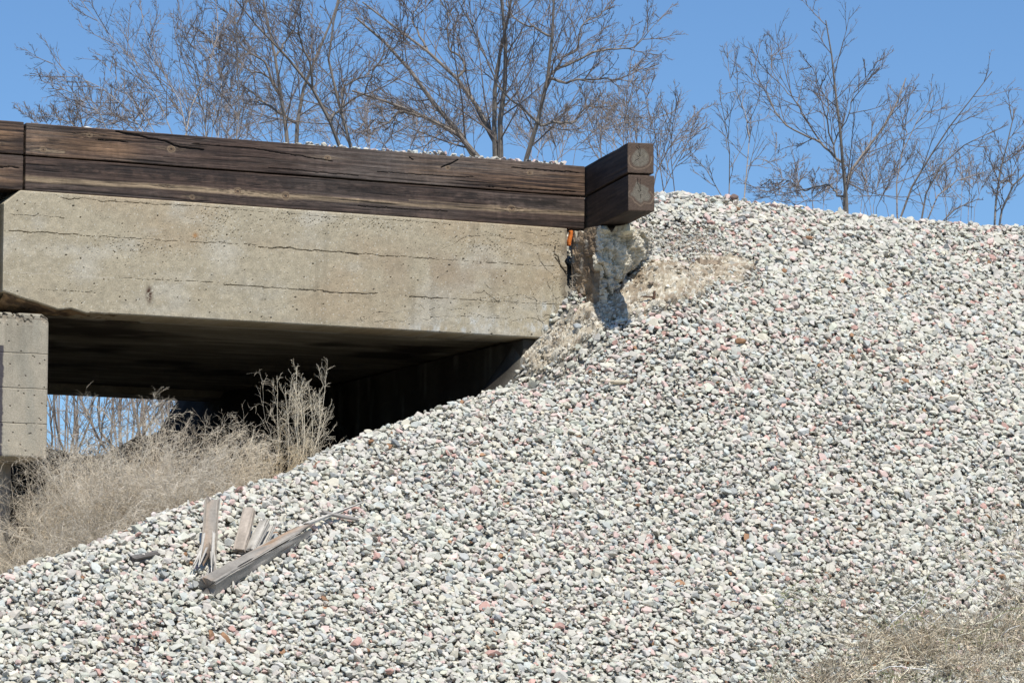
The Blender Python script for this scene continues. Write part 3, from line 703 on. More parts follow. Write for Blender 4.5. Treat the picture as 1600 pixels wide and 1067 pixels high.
# ------------------------------------------------------------------ abutment under the slab's right end, and its broken wing
ab = empty('bridge_abutment', wd(.4, .3, 2.5)); tag(ab, 'shaded concrete abutment wall under the right end of the slab', 'abutment')
s_ab = float(face(822, 540)[0])
p, f, n = gridbox((.8, 6.0, 3.6), {(0, -1): .05, (1, -1): .02}, .015)
x, y, zz = p[:, 0] + s_ab + .4, p[:, 1] + 3.06, p[:, 2] + Z_CB - .004 - 1.8
c = mixc(np.broadcast_to([.030, .026, .022], p.shape), [.065, .06, .05], ss(.35, .7, fbm(y * 3, zz * 1.2, x, 4, 231))); c = mixc(c, np.array([.16, .16, .15]), ss(.6, .75, fbm(y * 9, zz * 1.5, 4, 4, 233)) * .6)  # near-black concrete: shade painted in, so grazing sun leaves no bright wedge
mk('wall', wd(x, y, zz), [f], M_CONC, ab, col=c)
p, f, n = gridbox((.62, 5.6, Z_CT - Z_CB), {(0, -1): .1}, .02)
mk('backwall', wd(p[:, 0] + .36 + .04, p[:, 1] + 3.1 + .28, p[:, 2] + (Z_CT + Z_CB) / 2 - .02), [f], M_CONC, ab, col=np.full(p.shape, .25))

# broken wing stub: an irregular lump carved by noise
def blob(name, cen, half, seed, rough, shapef, colf, mat, parent=None, res=.012, amp=1.):
    p, f, n = gridbox((half[0] * 2, half[1] * 2, half[2] * 2), res, .03)
    x, y, zz = p.T
    p2 = shapef(p.copy())
    d = rough * ((fbm(p2[:, 0] * 8, p2[:, 1] * 8, p2[:, 2] * 8, 5, seed, .62) - .5) * 2)
    # faceted: quantised cell offsets
    dd, rr = vor(p2[:, 0] * 1.0 + p2[:, 1] * .6, p2[:, 2] + p2[:, 1] * .5, 11, seed + 9)
    d = d + rough * .9 * (rr - .5)
    p3 = p2 + n * d[:, None] * amp
    wv = wd(cen[0] + p3[:, 0], cen[1] + p3[:, 1], cen[2] + p3[:, 2])
    return mk(name, wv, [f], mat, parent, col=colf(p3, n), smooth=False)
zt_ = zbb - .012; zb_ = 3.70
hz = (zt_ - zb_) / 2
cenw = (.40, -.24, (zt_ + zb_) / 2)
path = [(893, .03, 357, 491), (900, -.04, 352, 486), (938, -.42, 343, 472), (962, -.44, 341, 458), (986, -.42, 341, 436), (1007, -.34, 343, 418), (1010, .05, 344, 410), (1012, .35, 344, 406)]
pc = []
for px, t_, y0_, y1_ in path:
    s0_, z0_ = face(px, y0_, t_); _, z1_ = face(px, y1_, t_); pc.append((float(s0_), t_, min(float(z0_), zbb - .008), float(z1_)))
pc = np.array(pc); dl = np.concatenate([[0], np.cumsum(np.hypot(np.diff(pc[:, 0]), np.diff(pc[:, 1])))]); nx_, ny_ = 190, 110
xs = np.linspace(0, dl[-1], nx_); Q = np.stack([np.interp(xs, dl, pc[:, k]) for k in range(4)], -1)
Q[:, 3] += .05 * (fbm(xs * 14, 0, 0, 3, 3) - .5); Q[:, 2] -= .06 * ss(.5, .8, fbm(xs * 8, 5, 0, 3, 4)) * (xs < dl[4]) * (xs > dl[1])
kk_ = np.linspace(0, 1, ny_)[None]; S2 = np.broadcast_to(Q[:, 0:1], (nx_, ny_)); T2 = np.broadcast_to(Q[:, 1:2], (nx_, ny_)); Z2 = Q[:, 2:3] + (Q[:, 3:4] - Q[:, 2:3]) * kk_
tg = np.gradient(Q[:, :2], axis=0); tg /= np.linalg.norm(tg, axis=1)[:, None] + 1e-9; nn_ = np.stack([tg[:, 1], -tg[:, 0]], -1)       # outward in the (s, t) plane
X2 = np.broadcast_to(xs[:, None], S2.shape); front_ = ss(dl[1] + .25, dl[2], X2)
dd, rr = vor(X2 * 1.1 + .3 * Z2, Z2, 8, 701); d2_, r2_v = vor(X2, Z2 * 1.2, 22, 703); d3_, r3_v = vor(X2, Z2, 60, 705)
h_ = (.10 * (rr - .5) + .045 * (r2_v - .5) + .018 * (r3_v - .5)) * (.25 + .75 * front_) + .06 * (fbm(X2 * 7, Z2 * 7, 0, 5, 707, .6) - .5) * (.4 + .6 * front_)
h_ = h_ - .10 * kk_ ** 3 * front_                       # undercut towards the foot
h_ = h_ * ss(0, .04, X2)
vS, vT = S2 + nn_[:, 0:1] * h_, T2 + nn_[:, 1:2] * h_
a_ = fbm(X2 * 7, Z2 * 7, 0, 4, 711)
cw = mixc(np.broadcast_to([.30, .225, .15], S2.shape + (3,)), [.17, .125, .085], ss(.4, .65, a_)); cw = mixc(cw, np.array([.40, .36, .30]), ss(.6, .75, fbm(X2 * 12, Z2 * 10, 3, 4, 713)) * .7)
cw = mixc(cw, np.array([.66, .61, .50]), ss(.35, .6, front_ + .5 * (a_ - .5) - .22 * ss(.45, .95, kk_)) * .95); cw = mixc(cw, np.array([.70, .67, .58]), (r3_v > .8) * front_ * .6); cw = mixc(cw, np.array([.36, .34, .30]), ss(.5, .65, fbm(X2 * 5, Z2 * 4, 8, 3, 715)) * front_ * .6)  # front painted pale; brown left face and foot kept dark as painted shade
vw = wd(vS, vT, Z2).reshape(-1, 3); idw = np.arange(nx_ * ny_).reshape(nx_, ny_); cenb = wd(.55, .30, 0)
vf, ff, cf = [vw], [gridfaces(nx_, ny_)], [cw.reshape(-1, 3)]; of_ = len(vw)
for row, dz_ in ((idw[:, 0], 0.), (idw[:, -1], .12)):
    e_ = vw[row]; m_ = 14; w_ = np.linspace(0, 1, m_)[None, :, None]; tgt = np.broadcast_to(cenb, e_.shape).copy(); tgt[:, 2] = e_[:, 2].mean() + dz_
    g_ = e_[:, None] * (1 - w_) + tgt[:, None] * w_; g_[:, :, 2] += .03 * (fbm(g_[:, :, 0] * 14, g_[:, :, 1] * 14, dz_, 3, 9) - .5) * (w_[..., 0] > 0) - (.02 * w_[..., 0] if dz_ == 0 else 0)
    vf.append(g_.reshape(-1, 3)); ff.append(gridfaces(nx_, m_, of_)); of_ += nx_ * m_; cf.append(np.broadcast_to([.50, .46, .38] if dz_ == 0 else [.22, .18, .13], (nx_ * m_, 3)))
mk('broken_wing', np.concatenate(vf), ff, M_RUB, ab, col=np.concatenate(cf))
# loose broken lumps on the ledge under the short timbers
def lump(name, pos, size, seed, col, sq=(1, .8, .6), label=None, cat=None, group=None, parent=None, mat=None):
    r = np.random.default_rng(seed); bm = bmesh.new()
    for j in range(26):
        d = r.normal(size=3); d /= np.linalg.norm(d); d *= r.uniform(.85, 1.05); bm.verts.new((d[0] * sq[0] * size, d[1] * sq[1] * size, d[2] * sq[2] * size))
    res_ = bmesh.ops.convex_hull(bm, input=bm.verts)
    bmesh.ops.delete(bm, geom=[e for e in set(res_['geom_interior'] + res_['geom_unused']) if isinstance(e, bmesh.types.BMVert)], context='VERTS')
    bmesh.ops.bevel(bm, geom=list(bm.edges), offset=size * .05, segments=1, affect='EDGES')
    bmesh.ops.triangulate(bm, faces=bm.faces); bm.verts.index_update()
    vs = np.array([v.co[:] for v in bm.verts]); fs = np.array([[v.index for v in q.verts] for q in bm.faces]); bm.free()
    x = vs[:, 0] * U[0] + vs[:, 1] * V[0]; y = vs[:, 0] * U[1] + vs[:, 1] * V[1]
    vs = np.stack([x, y, vs[:, 2]], -1)
    c = np.array(col) * (.8 + .4 * fbm(vs[:, 0] * 20, vs[:, 1] * 20, vs[:, 2] * 20, 3, seed))[:, None]
    o = mk(name, vs + np.asarray(pos), [fs], mat or M_STONE, parent, col=c)
    if label: tag(o, label, cat, group)
    return o
lump('concrete_chunk', wd(.16, -.36, zt_ - .035), .09, 5, (.60, .56, .44), (.7, 1.1, .5), parent=None, mat=M_RUB, label='small pale broken concrete chunk left of the short timbers', cat='concrete chunk')
lump('concrete_chunk', wd(.32, -.50, zt_ - .03), .09, 8, (.66, .62, .48), (.8, .9, .6), mat=M_RUB, label='blocky pale concrete chunk right under the lower short timber', cat='concrete chunk')

# rubble patch (fine broken concrete) over the bare shelf
def rubble(s0, s1, t0, t1, which, seed, res_=.012, amp=.05):
    ns_, nt2 = int((s1 - s0) / res_), int((t1 - t0) / res_)
    s, t = np.meshgrid(np.linspace(s0, s1, ns_), np.linspace(t0, t1, nt2), indexing='ij')
    m = bare(s, t)[which]
    z0_ = terrain(s, t); tt_ = t * .6 + z0_; dd, rr = vor(s + .02 * fbm(s * 30, tt_ * 30, 0, 2, seed), tt_, 15, seed); d2, r2 = vor(s, tt_, 42, seed + 4)
    h_ = amp * (fbm(s * 6, tt_ * 6, 0, 4, seed + 1, .6) - .35) + .03 * (rr - .4) + .016 * (r2 - .4) - .16 * (1 - ss(0, .35, m))
    z = z0_ + h_ * .75
    a = fbm(s * 9, tt_ * 9, 0, 4, seed + 3)
    c = mixc(np.broadcast_to([.47, .41, .31], s.shape + (3,)), [.31, .25, .18], ss(.4, .7, a)); c = mixc(c, np.array([.70, .66, .56]), (r2 > .7) * .7); c = mixc(c, np.array([.32, .26, .19]), (rr > .85) * .5)
    return wd(s, t - h_ * .65, z).reshape(-1, 3), gridfaces(ns_, nt2), c.reshape(-1, 3)
def bbox(P):
    a = np.array(P); return a[:, 0].min() - .15, a[:, 0].max() + .15, a[:, 1].min() - .15, a[:, 1].max() + .15
r1_ = rubble(*bbox(PA), 0, 401); r2_ = rubble(*bbox(PC), 2, 411)
o = mk('rubble', np.concatenate([r1_[0], r2_[0]]), [r1_[1], r2_[1] + len(r1_[0])], M_RUB, col=np.concatenate([r1_[2], r2_[2]])); tag(o, 'tan crumbled concrete and earth bare of ballast beside the broken wing', 'rubble', kind='stuff')

# ------------------------------------------------------------------ joint: rusty plate, spike, odd stones
q = face(889.5, 372, -.0)
a = float(q[0]) + .012; zc = float(q[1])
p, f, n = gridbox((.028, .05, .135), .006, .009); p[:, 0] += .010 * np.sin(p[:, 2] * 30); p += n * (.006 * (fbm(p[:, 0] * 60, p[:, 1] * 60, p[:, 2] * 60, 3, 3) - .5))[:, None]
o = mk('rusty_bracket', wd(p[:, 0] + a, p[:, 1] + .015, p[:, 2] + zc), [f], M_RUSTB); tag(o, 'small bright orange rusted iron bracket in the joint at the end of the slab', 'bracket')
# spike with its head, lying on the rubble
def bar_mesh(A, B, w0, w1, h0, h1, nseg=10, seed=1, rough=.0):
    A, B = np.asarray(A, float), np.asarray(B, float); d = B - A; d /= np.linalg.norm(d); up_ = np.array([0, 0, 1.]); sd2 = np.cross(d, up_); sd2 /= np.linalg.norm(sd2); u2 = np.cross(sd2, d)
    vs = []
    for i in range(nseg + 1):
        k = i / nseg; w_ = w0 + (w1 - w0) * k; h_ = h0 + (h1 - h0) * k; c0 = A + (B - A) * k
        for (a_, b_) in ((-1, -1), (1, -1), (1, 1), (-1, 1)): vs.append(c0 + sd2 * a_ * w_ / 2 + u2 * b_ * h_ / 2)
    fs = []
    for i in range(nseg):
        for j in range(4): fs.append([i * 4 + j, i * 4 + (j + 1) % 4, i * 4 + 4 + (j + 1) % 4, i * 4 + 4 + j])
    fs.append([3, 2, 1, 0]); e = nseg * 4; fs.append([e, e + 1, e + 2, e + 3]); return np.array(vs), np.array(fs)
g0, g1 = onslope(1001, 466, .05), onslope(1022, 468, .05)
g0 = g0 + [0, 0, .015]; g1 = g1 + [0, 0, .02]
sk = empty('rail_spike', g0); tag(sk, 'rusty iron rail spike with upturned head lying on the tan rubble', 'spike')
a_, f_ = bar_mesh(g0, g1, .008, .017, .006, .017); mk('shank', a_, [f_], M_RUST, sk)
a_, f_ = bar_mesh(g1 + [0, 0, -.015], g1 + [.004, .001, .055], .022, .028, .02, .014, 3); mk('head', a_, [f_], M_RUST, sk)
def odd(px, py, size, seed, col, sq, label, lift=.03):
    p = onslope(px, py, lift); return lump('stone', p + np.array([0, 0, size * sq[2] * .35]), size, seed, col, sq, label, 'stone')
odd(968, 599, .110, 31, (.50, .44, .33), (1, .45, .22), 'long flat tan stone lying on the gravel below the rubble shelf')
odd(1146, 311, .052, 32, (.20, .14, .12), (1, .8, .7), 'dark reddish brown stone on the crest right of the short timbers')
odd(1157, 535, .055, 33, (.36, .21, .12), (1, .8, .6), 'rusty brown stone on the gravel below the rubble shelf')
odd(1017, 443, .028, 34, (.32, .26, .20), (1, .8, .7), 'small brown pebble alone on the tan rubble above the spike', .06)
odd(902, 512, .05, 35, (.42, .44, .44), (1, .8, .6), 'blue-grey stone at the foot of the slab end', .05)
odd(1215, 826, .05, 36, (.63, .62, .57), (1, .8, .7), 'broad pale stone with a pink side in the lower right gravel')
odd(138, 196, .0, 0, (0, 0, 0), (1, 1, 1), '') if 0 else None
a, b = face(138, 194, TT + .12); lump('stone', wd(float(a), TT + .12, Z_TT + .008), .062, 41, (.68, .67, .62), (1, .8, .35), 'pale stone alone on top of the long timber near its left end', 'stone')

# shelf edge: low slab of hard earth above the rubble
pA, pB = onslope(1088, 410, .0), onslope(1180, 418, .0)
a_, f_ = bar_mesh(pA, pB, .16, .08, .05, .03, 30)
a_ = a_ + (np.stack([fbm(a_[:, 0] * 18, a_[:, 2] * 18, k, 3, 7) for k in (1., 5., 9.)], -1) - .5) * .07
o = mk('concrete_ledge', a_, [f_], M_RUB, col=np.broadcast_to([.38, .30, .22], a_.shape)); tag(o, 'low brown broken concrete ledge along the top of the tan rubble', 'concrete ledge')

# ------------------------------------------------------------------ weathered wood on the gravel
def splinter_wood(name, A, B, Wd, Hd, seed, label=None, taper=.0, cat='wood', col=(.36, .33, .29), orange=0., fray=(0., .25), parent=None, nx=70, upv=(0, -.57, .82), group=None, split=0.):
    """weathered squared timber from A to B; fray = length share over which each end breaks into splinters"""
    A, B = np.asarray(A, float), np.asarray(B, float); d = B - A; L = np.linalg.norm(d); d /= L
    upv = np.asarray(upv, float); sd2 = np.cross(d, upv); sd2 /= np.linalg.norm(sd2); u2 = np.cross(sd2, d)
    na = 44; th = np.linspace(0, 2 * math.pi, na, endpoint=False); ct, sn = np.cos(th), np.sin(th)
    e = .28; cx = np.sign(ct) * np.abs(ct) ** e * Wd / 2; cy = np.sign(sn) * np.abs(sn) ** e * Hd / 2
    rg = np.random.default_rng(seed); end0 = fray[0] * L * rg.random(na) ** 1.4; end1 = fray[1] * L * rg.random(na) ** 1.4
    def smooth(v): return (v + np.roll(v, 1)) / 2
    end0, end1 = smooth(end0), smooth(end1)
    K_ = np.linspace(0, 1, nx)[:, None]; xl = end0[None] + (L - end0 - end1)[None] * K_
    X = cx[None] * (1 - taper * K_); Y = cy[None] * (1 - taper * K_)
    gr = vn(xl * 3, th[None] * 6.5 + 0 * xl, 0, seed) * .6 + vn(xl * 8, th[None] * 14, 0, seed + 2) * .4
    k2 = 1 - .16 * gr - .10 * (vn(xl * 5, th[None] * 2, 3, seed + 5)); crk = ss(.72, .80, vn(xl * 2.2, th[None] * 5.5, 8, seed + 6)); k2 = k2 - .22 * crk - split * ss(.5, .7, vn(xl * .3, th[None] * 4, 2, seed + 7)) * .5
    P3 = A + d * xl[..., None] + sd2 * (X * k2)[..., None] + u2 * (Y * k2)[..., None]
    v = P3.reshape(-1, 3); i = (np.arange(nx - 1)[:, None] * na + np.arange(na)[None]).ravel(); j = (np.arange(nx - 1)[:, None] * na + (np.arange(na)[None] + 1) % na).ravel()
    cen0, cen1 = P3[0].mean(0), P3[-1].mean(0); v = np.concatenate([v, [cen0 + d * .004, cen1 - d * .004]]); n0, n1 = nx * na, nx * na + 1
    k_ = np.arange(na); fan0 = np.stack([(k_ + 1) % na, k_, np.full(na, n0)], -1); fan1 = np.stack([k_ + (nx - 1) * na, (k_ + 1) % na + (nx - 1) * na, np.full(na, n1)], -1)
    cc = np.array(col) * (.50 + 1.0 * gr)[..., None]; cc = mixc(cc, np.array([.07, .055, .045]), crk * .8)
    if orange:
        m = ss(.35, .6, vn(xl * 4, th[None] * 3, 1, seed + 8)) * np.exp(-((th[None] - 2.1) / .55) ** 2) * orange; cc = mixc(cc, np.array([.36, .19, .08]), m * ss(.3, .6, gr))
    cc = np.concatenate([cc.reshape(-1, 3), np.array([[.12, .10, .085], [.2, .18, .15]])])
    o = mk(name, v, [np.stack([i, j, j + na, i + na], -1), fan0, fan1], M_GREY, parent, col=cc, smooth=False)
    if label: tag(o, label, cat, group)
    return o
def S(px, py, l=.05): return onslope(px, py, 0) + np.array([0, -.3, .8]) * l
splinter_wood('log', S(322, 929, .06), S(490, 832, .06), .15, .15, 501, 'squared grey log with a rusty brown top edge lying across the gravel', .25, 'log', col=(.33, .305, .27), orange=.9, fray=(.02, .30))
splinter_wood('wood_sliver', S(474, 838, .10), S(580, 790, .06), .035, .03, 503, 'long thin pale sliver sticking out past the upper end of the log', .7, 'wood sliver', col=(.55, .52, .47), fray=(.1, .4))
splinter_wood('board', S(498, 816, .10), S(562, 822, .06), .055, .025, 504, 'thin dark grey board crossing the upper tip of the log', .3, 'board', col=(.27, .25, .23), fray=(.2, .1))
pb = S(324, 900, .02); pt = pb + np.array([.10, .42, .60]); ptop = W(332, 776, pb[1] + .35); splinter_wood('post_stub', pb, ptop, .13, .09, 505, 'splintered upright grey post stub, the tallest piece beside the log', .05, 'post', col=(.37, .335, .29), orange=.6, fray=(.45, .16), upv=(0, -1, .2), split=.8)
rgp = np.random.default_rng(77); post = bpy.context.scene.objects['post_stub']
for q in range(11):
    k0, k1 = rgp.uniform(.25, .6), rgp.uniform(-.02, .12); ax_ = ptop - pb; sx = rgp.uniform(-.07, .07); off1 = np.array([sx, -.055 - rgp.uniform(0, .02), 0]); off2 = np.array([sx * 1.5 - .015 + rgp.normal(0, .015), -.08 - rgp.uniform(0, .05), 0])
    sh = splinter_wood('splinter', pb + ax_ * k0 + off1, pb + ax_ * k1 + off2, rgp.uniform(.012, .022), .010, 520 + q, taper=.6, col=(.50, .47, .42), fray=(.1, .2), nx=12)
    wm = np.array(sh.location) - np.array(post.location); sh.parent = post; sh.location = tuple(float(v) for v in wm)
pb = S(373, 868, .03); splinter_wood('plank', pb, W(390, 795, pb[1] + .25), .105, .06, 506, 'short tan grey plank leaning between post stub and log', .0, 'plank', col=(.42, .36, .30), fray=(.05, .08), upv=(-.2, -1, .2))
pb = S(390, 872, .05); splinter_wood('plank', pb, W(416, 812, pb[1] + .25), .09, .05, 507, 'pale splintered plank directly above the middle of the log', .0, 'plank', col=(.46, .43, .38), fray=(.1, .25), upv=(-.4, -1, .2))
pb = S(412, 862, .05); splinter_wood('plank', pb, W(428, 818, pb[1] + .2), .05, .03, 508, 'narrow pale splinter right of the other two short planks', .1, 'plank', col=(.48, .45, .40), fray=(.1, .3), upv=(-.4, -1, .2))
splinter_wood('wood_block', S(206, 880, .03), S(248, 870, .03), .075, .05, 509, 'small charred dark wood block on the gravel left of the post stub', .2, 'wood block', col=(.15, .14, .13), fray=(.05, .1))
splinter_wood('wood_sliver', S(330, 855, .03), S(368, 832, .03), .02, .015, 510, 'thin dark splinter between the post stub and the tan plank', .2, 'wood sliver', col=(.20, .17, .15), fray=(.1, .2))
splinter_wood('wood_sliver', S(315, 925, .03), S(330, 888, .05), .018, .015, 511, 'pale sliver on the gravel at the foot of the post stub', .2, 'wood sliver', col=(.5, .48, .44), fray=(.1, .2))

# ------------------------------------------------------------------ branching plants
def tubes(P, R, sides):
    """P (N,n,3), R (N,n)"""
    N, n, _ = P.shape
    T = np.gradient(P, axis=1); T /= np.linalg.norm(T, axis=2, keepdims=True) + 1e-9
    ref = np.broadcast_to(np.array([.31, .12, .05]) + .0, T.shape).copy(); ref[..., 1] += 1
    a = np.cross(T, ref); a /= np.linalg.norm(a, axis=2, keepdims=True) + 1e-9; b = np.cross(T, a)
    th = np.arange(sides) * 2 * math.pi / sides
    v = P[:, :, None] + R[:, :, None, None] * (np.cos(th)[None, None, :, None] * a[:, :, None] + np.sin(th)[None, None, :, None] * b[:, :, None])
    i = (np.arange(N)[:, None, None] * n + np.arange(n - 1)[None, :, None]) * sides; k = np.arange(sides)[None, None]
    q = np.stack([i + k, i + (k + 1) % sides, i + sides + (k + 1) % sides, i + sides + k], -1).reshape(-1, 4)
    return v.reshape(-1, 3), q
def spawn(P, R, k, lenr, ang, n, wander, up, rr, rmin, rng, lo_=.2, hi=.98, tp_=.55):
    N, m, _ = P.shape
    L = np.linalg.norm(np.diff(P, axis=1), axis=2).sum(1)
    pi = np.repeat(np.arange(N), k); tt = np.tile((np.arange(k) + .5) / k, N) + rng.uniform(-.45, .45, N * k) / k
    tt = lo_ + (hi - lo_) * np.clip(tt, 0, 1); x = tt * (m - 1); i0 = np.minimum(x.astype(int), m - 2); fr = (x - i0)[:, None]
    p0 = P[pi, i0] * (1 - fr) + P[pi, i0 + 1] * fr; r0 = R[pi, i0] * (1 - fr[:, 0]) + R[pi, i0 + 1] * fr[:, 0]
    T = P[pi, i0 + 1] - P[pi, i0]; T /= np.linalg.norm(T, axis=1)[:, None] + 1e-9
    a = rng.normal(size=T.shape); a -= (a * T).sum(1)[:, None] * T; a /= np.linalg.norm(a, axis=1)[:, None]
    th = np.abs(rng.normal(ang, ang * .3, len(T)))[:, None]
    d = T * np.cos(th) + a * np.sin(th)
    Lc = (L[pi] * lenr * (1.10 - tp_ * tt) * rng.uniform(.55, 1.3, len(pi)))
    Q = np.zeros((len(pi), n, 3)); Q[:, 0] = p0; step = (Lc / (n - 1))[:, None]
    for j in range(1, n):
        d = d + rng.normal(0, wander, d.shape) + np.array([0, 0, up]); d /= np.linalg.norm(d, axis=1)[:, None]
        Q[:, j] = Q[:, j - 1] + d * step
    r1 = np.maximum(np.minimum(r0 * rr, r0 * .9), rmin); RR = r1[:, None] * np.linspace(1, .35, n)[None]; RR = np.maximum(RR, rmin * .4)
    return Q, RR
def resample(pts, n):
    pts = np.asarray(pts, float); d = np.concatenate([[0], np.cumsum(np.linalg.norm(np.diff(pts, axis=0), axis=1))]); x = np.linspace(0, d[-1], n)
    # Catmull-like smoothing by cubic blending of the polyline
    out = np.stack([np.interp(x, d, pts[:, k]) for k in range(3)], -1)
    out[1:-1] = out[1:-1] * .5 + (out[:-2] + out[2:]) * .25
    return out
def barkcol(v, rng, base, sp=.2):
    n = fbm(v[:, 0] * 3, v[:, 1] * 3, v[:, 2] * 3, 3, 5); return np.array(base) * (1 - sp + 2 * sp * n)[:, None]
def levels_mesh(name, lv, sides, parent, mat, base, seed):
    V_, F_ = [], []; off = 0
    for (P, R), sd_ in zip(lv, sides):
        v, f = tubes(P, R, sd_); V_.append(v); F_.append(f + off); off += len(v)
    v = np.concatenate(V_); return mk(name, v, F_, mat, parent, col=barkcol(v, None, base))
def tree(kind, label, cat, Y, base_px, limbs, r0, seed, dens=1., base=(.235, .205, .175), twig=(.215, .18, .16), group='bare trees beyond the track', zg=.9, spec=None, nl=20, spread=1.4, rt=1.0):
    rg = np.random.default_rng(seed); x_, z_ = ray(base_px, 300); ground = np.array([float(x_) * Y, Y, zg])
    lv0 = []; rad_ = []; vis = []
    for li, lm in enumerate(limbs):
        sub = isinstance(lm, tuple) and bool(lv0); pts = lm[0] if isinstance(lm, tuple) else lm; rsc = lm[1] if isinstance(lm, tuple) else 1.
        off = rg.normal(0, .5 * spread); Y0 = Y; rs_ = r0 * rsc * rg.uniform(.85, 1.1)
        if sub:
            allp = np.concatenate(lv0); rr_ = np.concatenate([q * np.linspace(1, .13, nl) for q in rad_]); qx, qy = proj(allp); d_ = np.hypot(qx - pts[0][0], qy - pts[0][1]); k_ = int(np.argmin(d_))
            Y0 = allp[k_, 1]; rs_ = min(rs_, .8 * rr_[k_])
        w_ = np.linspace(0, 1, len(pts)); Pa = np.array([W(q[0], q[1], Y0 + w_[i] * off) for i, q in enumerate(pts)])
        if sub: Pa[0] = allp[k_]; vis.append(0.)
        else:
            Pa = np.concatenate([[ground + [rg.normal(0, .05), rg.normal(0, .05), 0], ground * .25 + Pa[0] * .75 - np.array([0, 0, .05])], Pa])
            dl = np.linalg.norm(np.diff(Pa, axis=0), axis=1); vis.append(dl[:2].sum() / dl.sum())
        q_ = resample(Pa, nl); k2_ = np.linspace(0, 1, nl)[:, None]
        q_ = q_ + .05 * np.sin(k2_ * rg.uniform(8, 16, 3) + rg.uniform(0, 6, 3)) * np.minimum(1, k2_ * 4) * .8 + rg.normal(0, .008, (nl, 3)) * (k2_ > .05)
        lv0.append(q_); rad_.append(rs_)
    P0 = np.array(lv0); R0 = np.array(rad_)[:, None] * np.linspace(1, .11, nl)[None]
    o = empty(kind, ground); tag(o, label, cat, group)
    levels_mesh('trunk', [(P0, R0)], [7], o, M_BARK, base, seed)
    k1, k2, k3, k4 = [max(2, int(round(v * dens))) for v in (spec or (13, 7, 5, 2.6))]
    P0v, R0v = [], []
    for i_, lm in enumerate(limbs):
        f0 = vis[i_]; xs = np.linspace(f0, 1, nl)
        g_ = np.linspace(0, 1, nl); P0v.append(np.stack([np.interp(xs, g_, P0[i_, :, k]) for k in range(3)], -1)); R0v.append(np.interp(xs, g_, R0[i_]))
    l1 = spawn(np.array(P0v), np.array(R0v), k1, .50, .66, 11, .045, .040, .36, .0062 * rt, rg, .04, tp_=.72)
    l2 = spawn(*l1, k2, .48, .68, 8, .05, .035, .45, .0040 * rt, rg, .12, .95)
    l3 = spawn(*l2, k3, .50, .66, 6, .05, .03, .55, .0030 * rt, rg, .12, .95)
    l4 = spawn(*l3, k4, .55, .65, 4, .05, .02, .75, .0024 * rt, rg, .15)
    levels_mesh('branches', [l1, l2, l3, l4], [5, 4, 3, 3], o, M_TWIG, twig, seed)
    return o
tree('bare_tree', 'largest bare tree, many stems fanning out behind the middle of the timbers', 'tree', 45, 790, [
    [(784, 250), (781, 234), (761, 188), (735, 143), (674, 85), (618, 55), (565, 10)], [(771, 250), (771, 237), (774, 162), (776, 97), (794, 75), (800, 32), (806, -40)],
    [(787, 240), (784, 169), (794, 130), (797, 81), (790, 40), (775, -50)], [(815, 250), (830, 208), (852, 146), (859, 81), (865, 32), (870, -60)],
    ([(830, 208), (846, 200), (878, 192), (917, 172), (965, 160)], .4), ([(852, 146), (865, 107), (917, 91), (999, 68), (1042, 22)], .5),
    [(760, 255), (752, 244), (716, 218), (657, 185), (609, 159), (556, 140)], [(755, 250), (690, 182), (641, 130), (628, 91), (602, 65), (556, 30)],
    ([(859, 81), (820, 42), (788, 0), (770, -40)], .5), ([(735, 143), (728, 105), (700, 60), (690, -20)], .5), ([(674, 85), (650, 40), (648, -30)], .4), ([(830, 208), (800, 150), (745, 80), (720, 0), (700, -50)], .5),
    ([(865, 107), (905, 60), (940, 10), (960, -40)], .45), ([(690, 182), (640, 175), (590, 195), (560, 190)], .35), ([(852, 146), (900, 130), (960, 120), (1010, 110)], .35)],
    .100, 1001, .85)
tree('bare_tree', 'bare tree with a dark upright trunk left of the largest one', 'tree', 47, 450, [
    [(450, 221), (442, 150), (435, 94), (424, 38), (412, -30)], [(457, 210), (465, 142), (502, 75), (530, 20), (545, -30)], ([(442, 150), (415, 110), (385, 70), (350, 20), (330, -20)], .5),
    ([(435, 94), (455, 50), (460, 0), (465, -40)], .5), ([(442, 120), (390, 110), (340, 70), (310, 50)], .35), ([(446, 180), (410, 160), (380, 130), (365, 90)], .35)], .088, 1002, .85)
tree('bare_tree', 'leaning bare tree whose trunk slants left behind the long timbers', 'tree', 43, 535, [
    [(540, 235), (525, 225), (506, 187), (484, 131), (465, 105), (442, 82), (395, 40), (370, 0)], [(560, 232), (547, 225), (532, 165), (510, 100), (525, 37), (540, -20)],
    ([(484, 131), (474, 67), (469, 22), (472, -40)], .7), ([(506, 187), (540, 140), (575, 120), (600, 80)], .4), ([(532, 165), (570, 140), (600, 100), (640, 20)], .45)], .075, 1003, .85)
tree('bare_shrub', 'wide pale thicket of thin stems rising behind the left part of the timbers', 'shrub', 42, 280, [
    [(270, 206), (240, 150), (202, 82), (161, 56), (135, 15)], [(229, 204), (184, 161), (127, 127), (82, 94)], [(300, 208), (285, 150), (255, 124), (225, 75), (217, 22)],
    [(322, 210), (337, 157), (349, 94), (345, 56)], [(172, 199), (154, 169), (97, 146), (62, 130)], [(330, 210), (322, 150), (304, 94), (285, 45), (270, 0)], [(371, 214), (379, 142), (379, 67), (370, 10)],
    [(250, 206), (215, 170), (180, 120), (165, 90)], [(345, 212), (360, 150), (330, 100), (325, 40)], [(140, 200), (120, 185), (70, 170)], [(285, 206), (300, 150), (330, 90), (340, 20)]], .022, 1004, .74, base=(.40, .35, .30), twig=(.25, .21, .185), group='bare shrubs beyond the track', rt=.9)
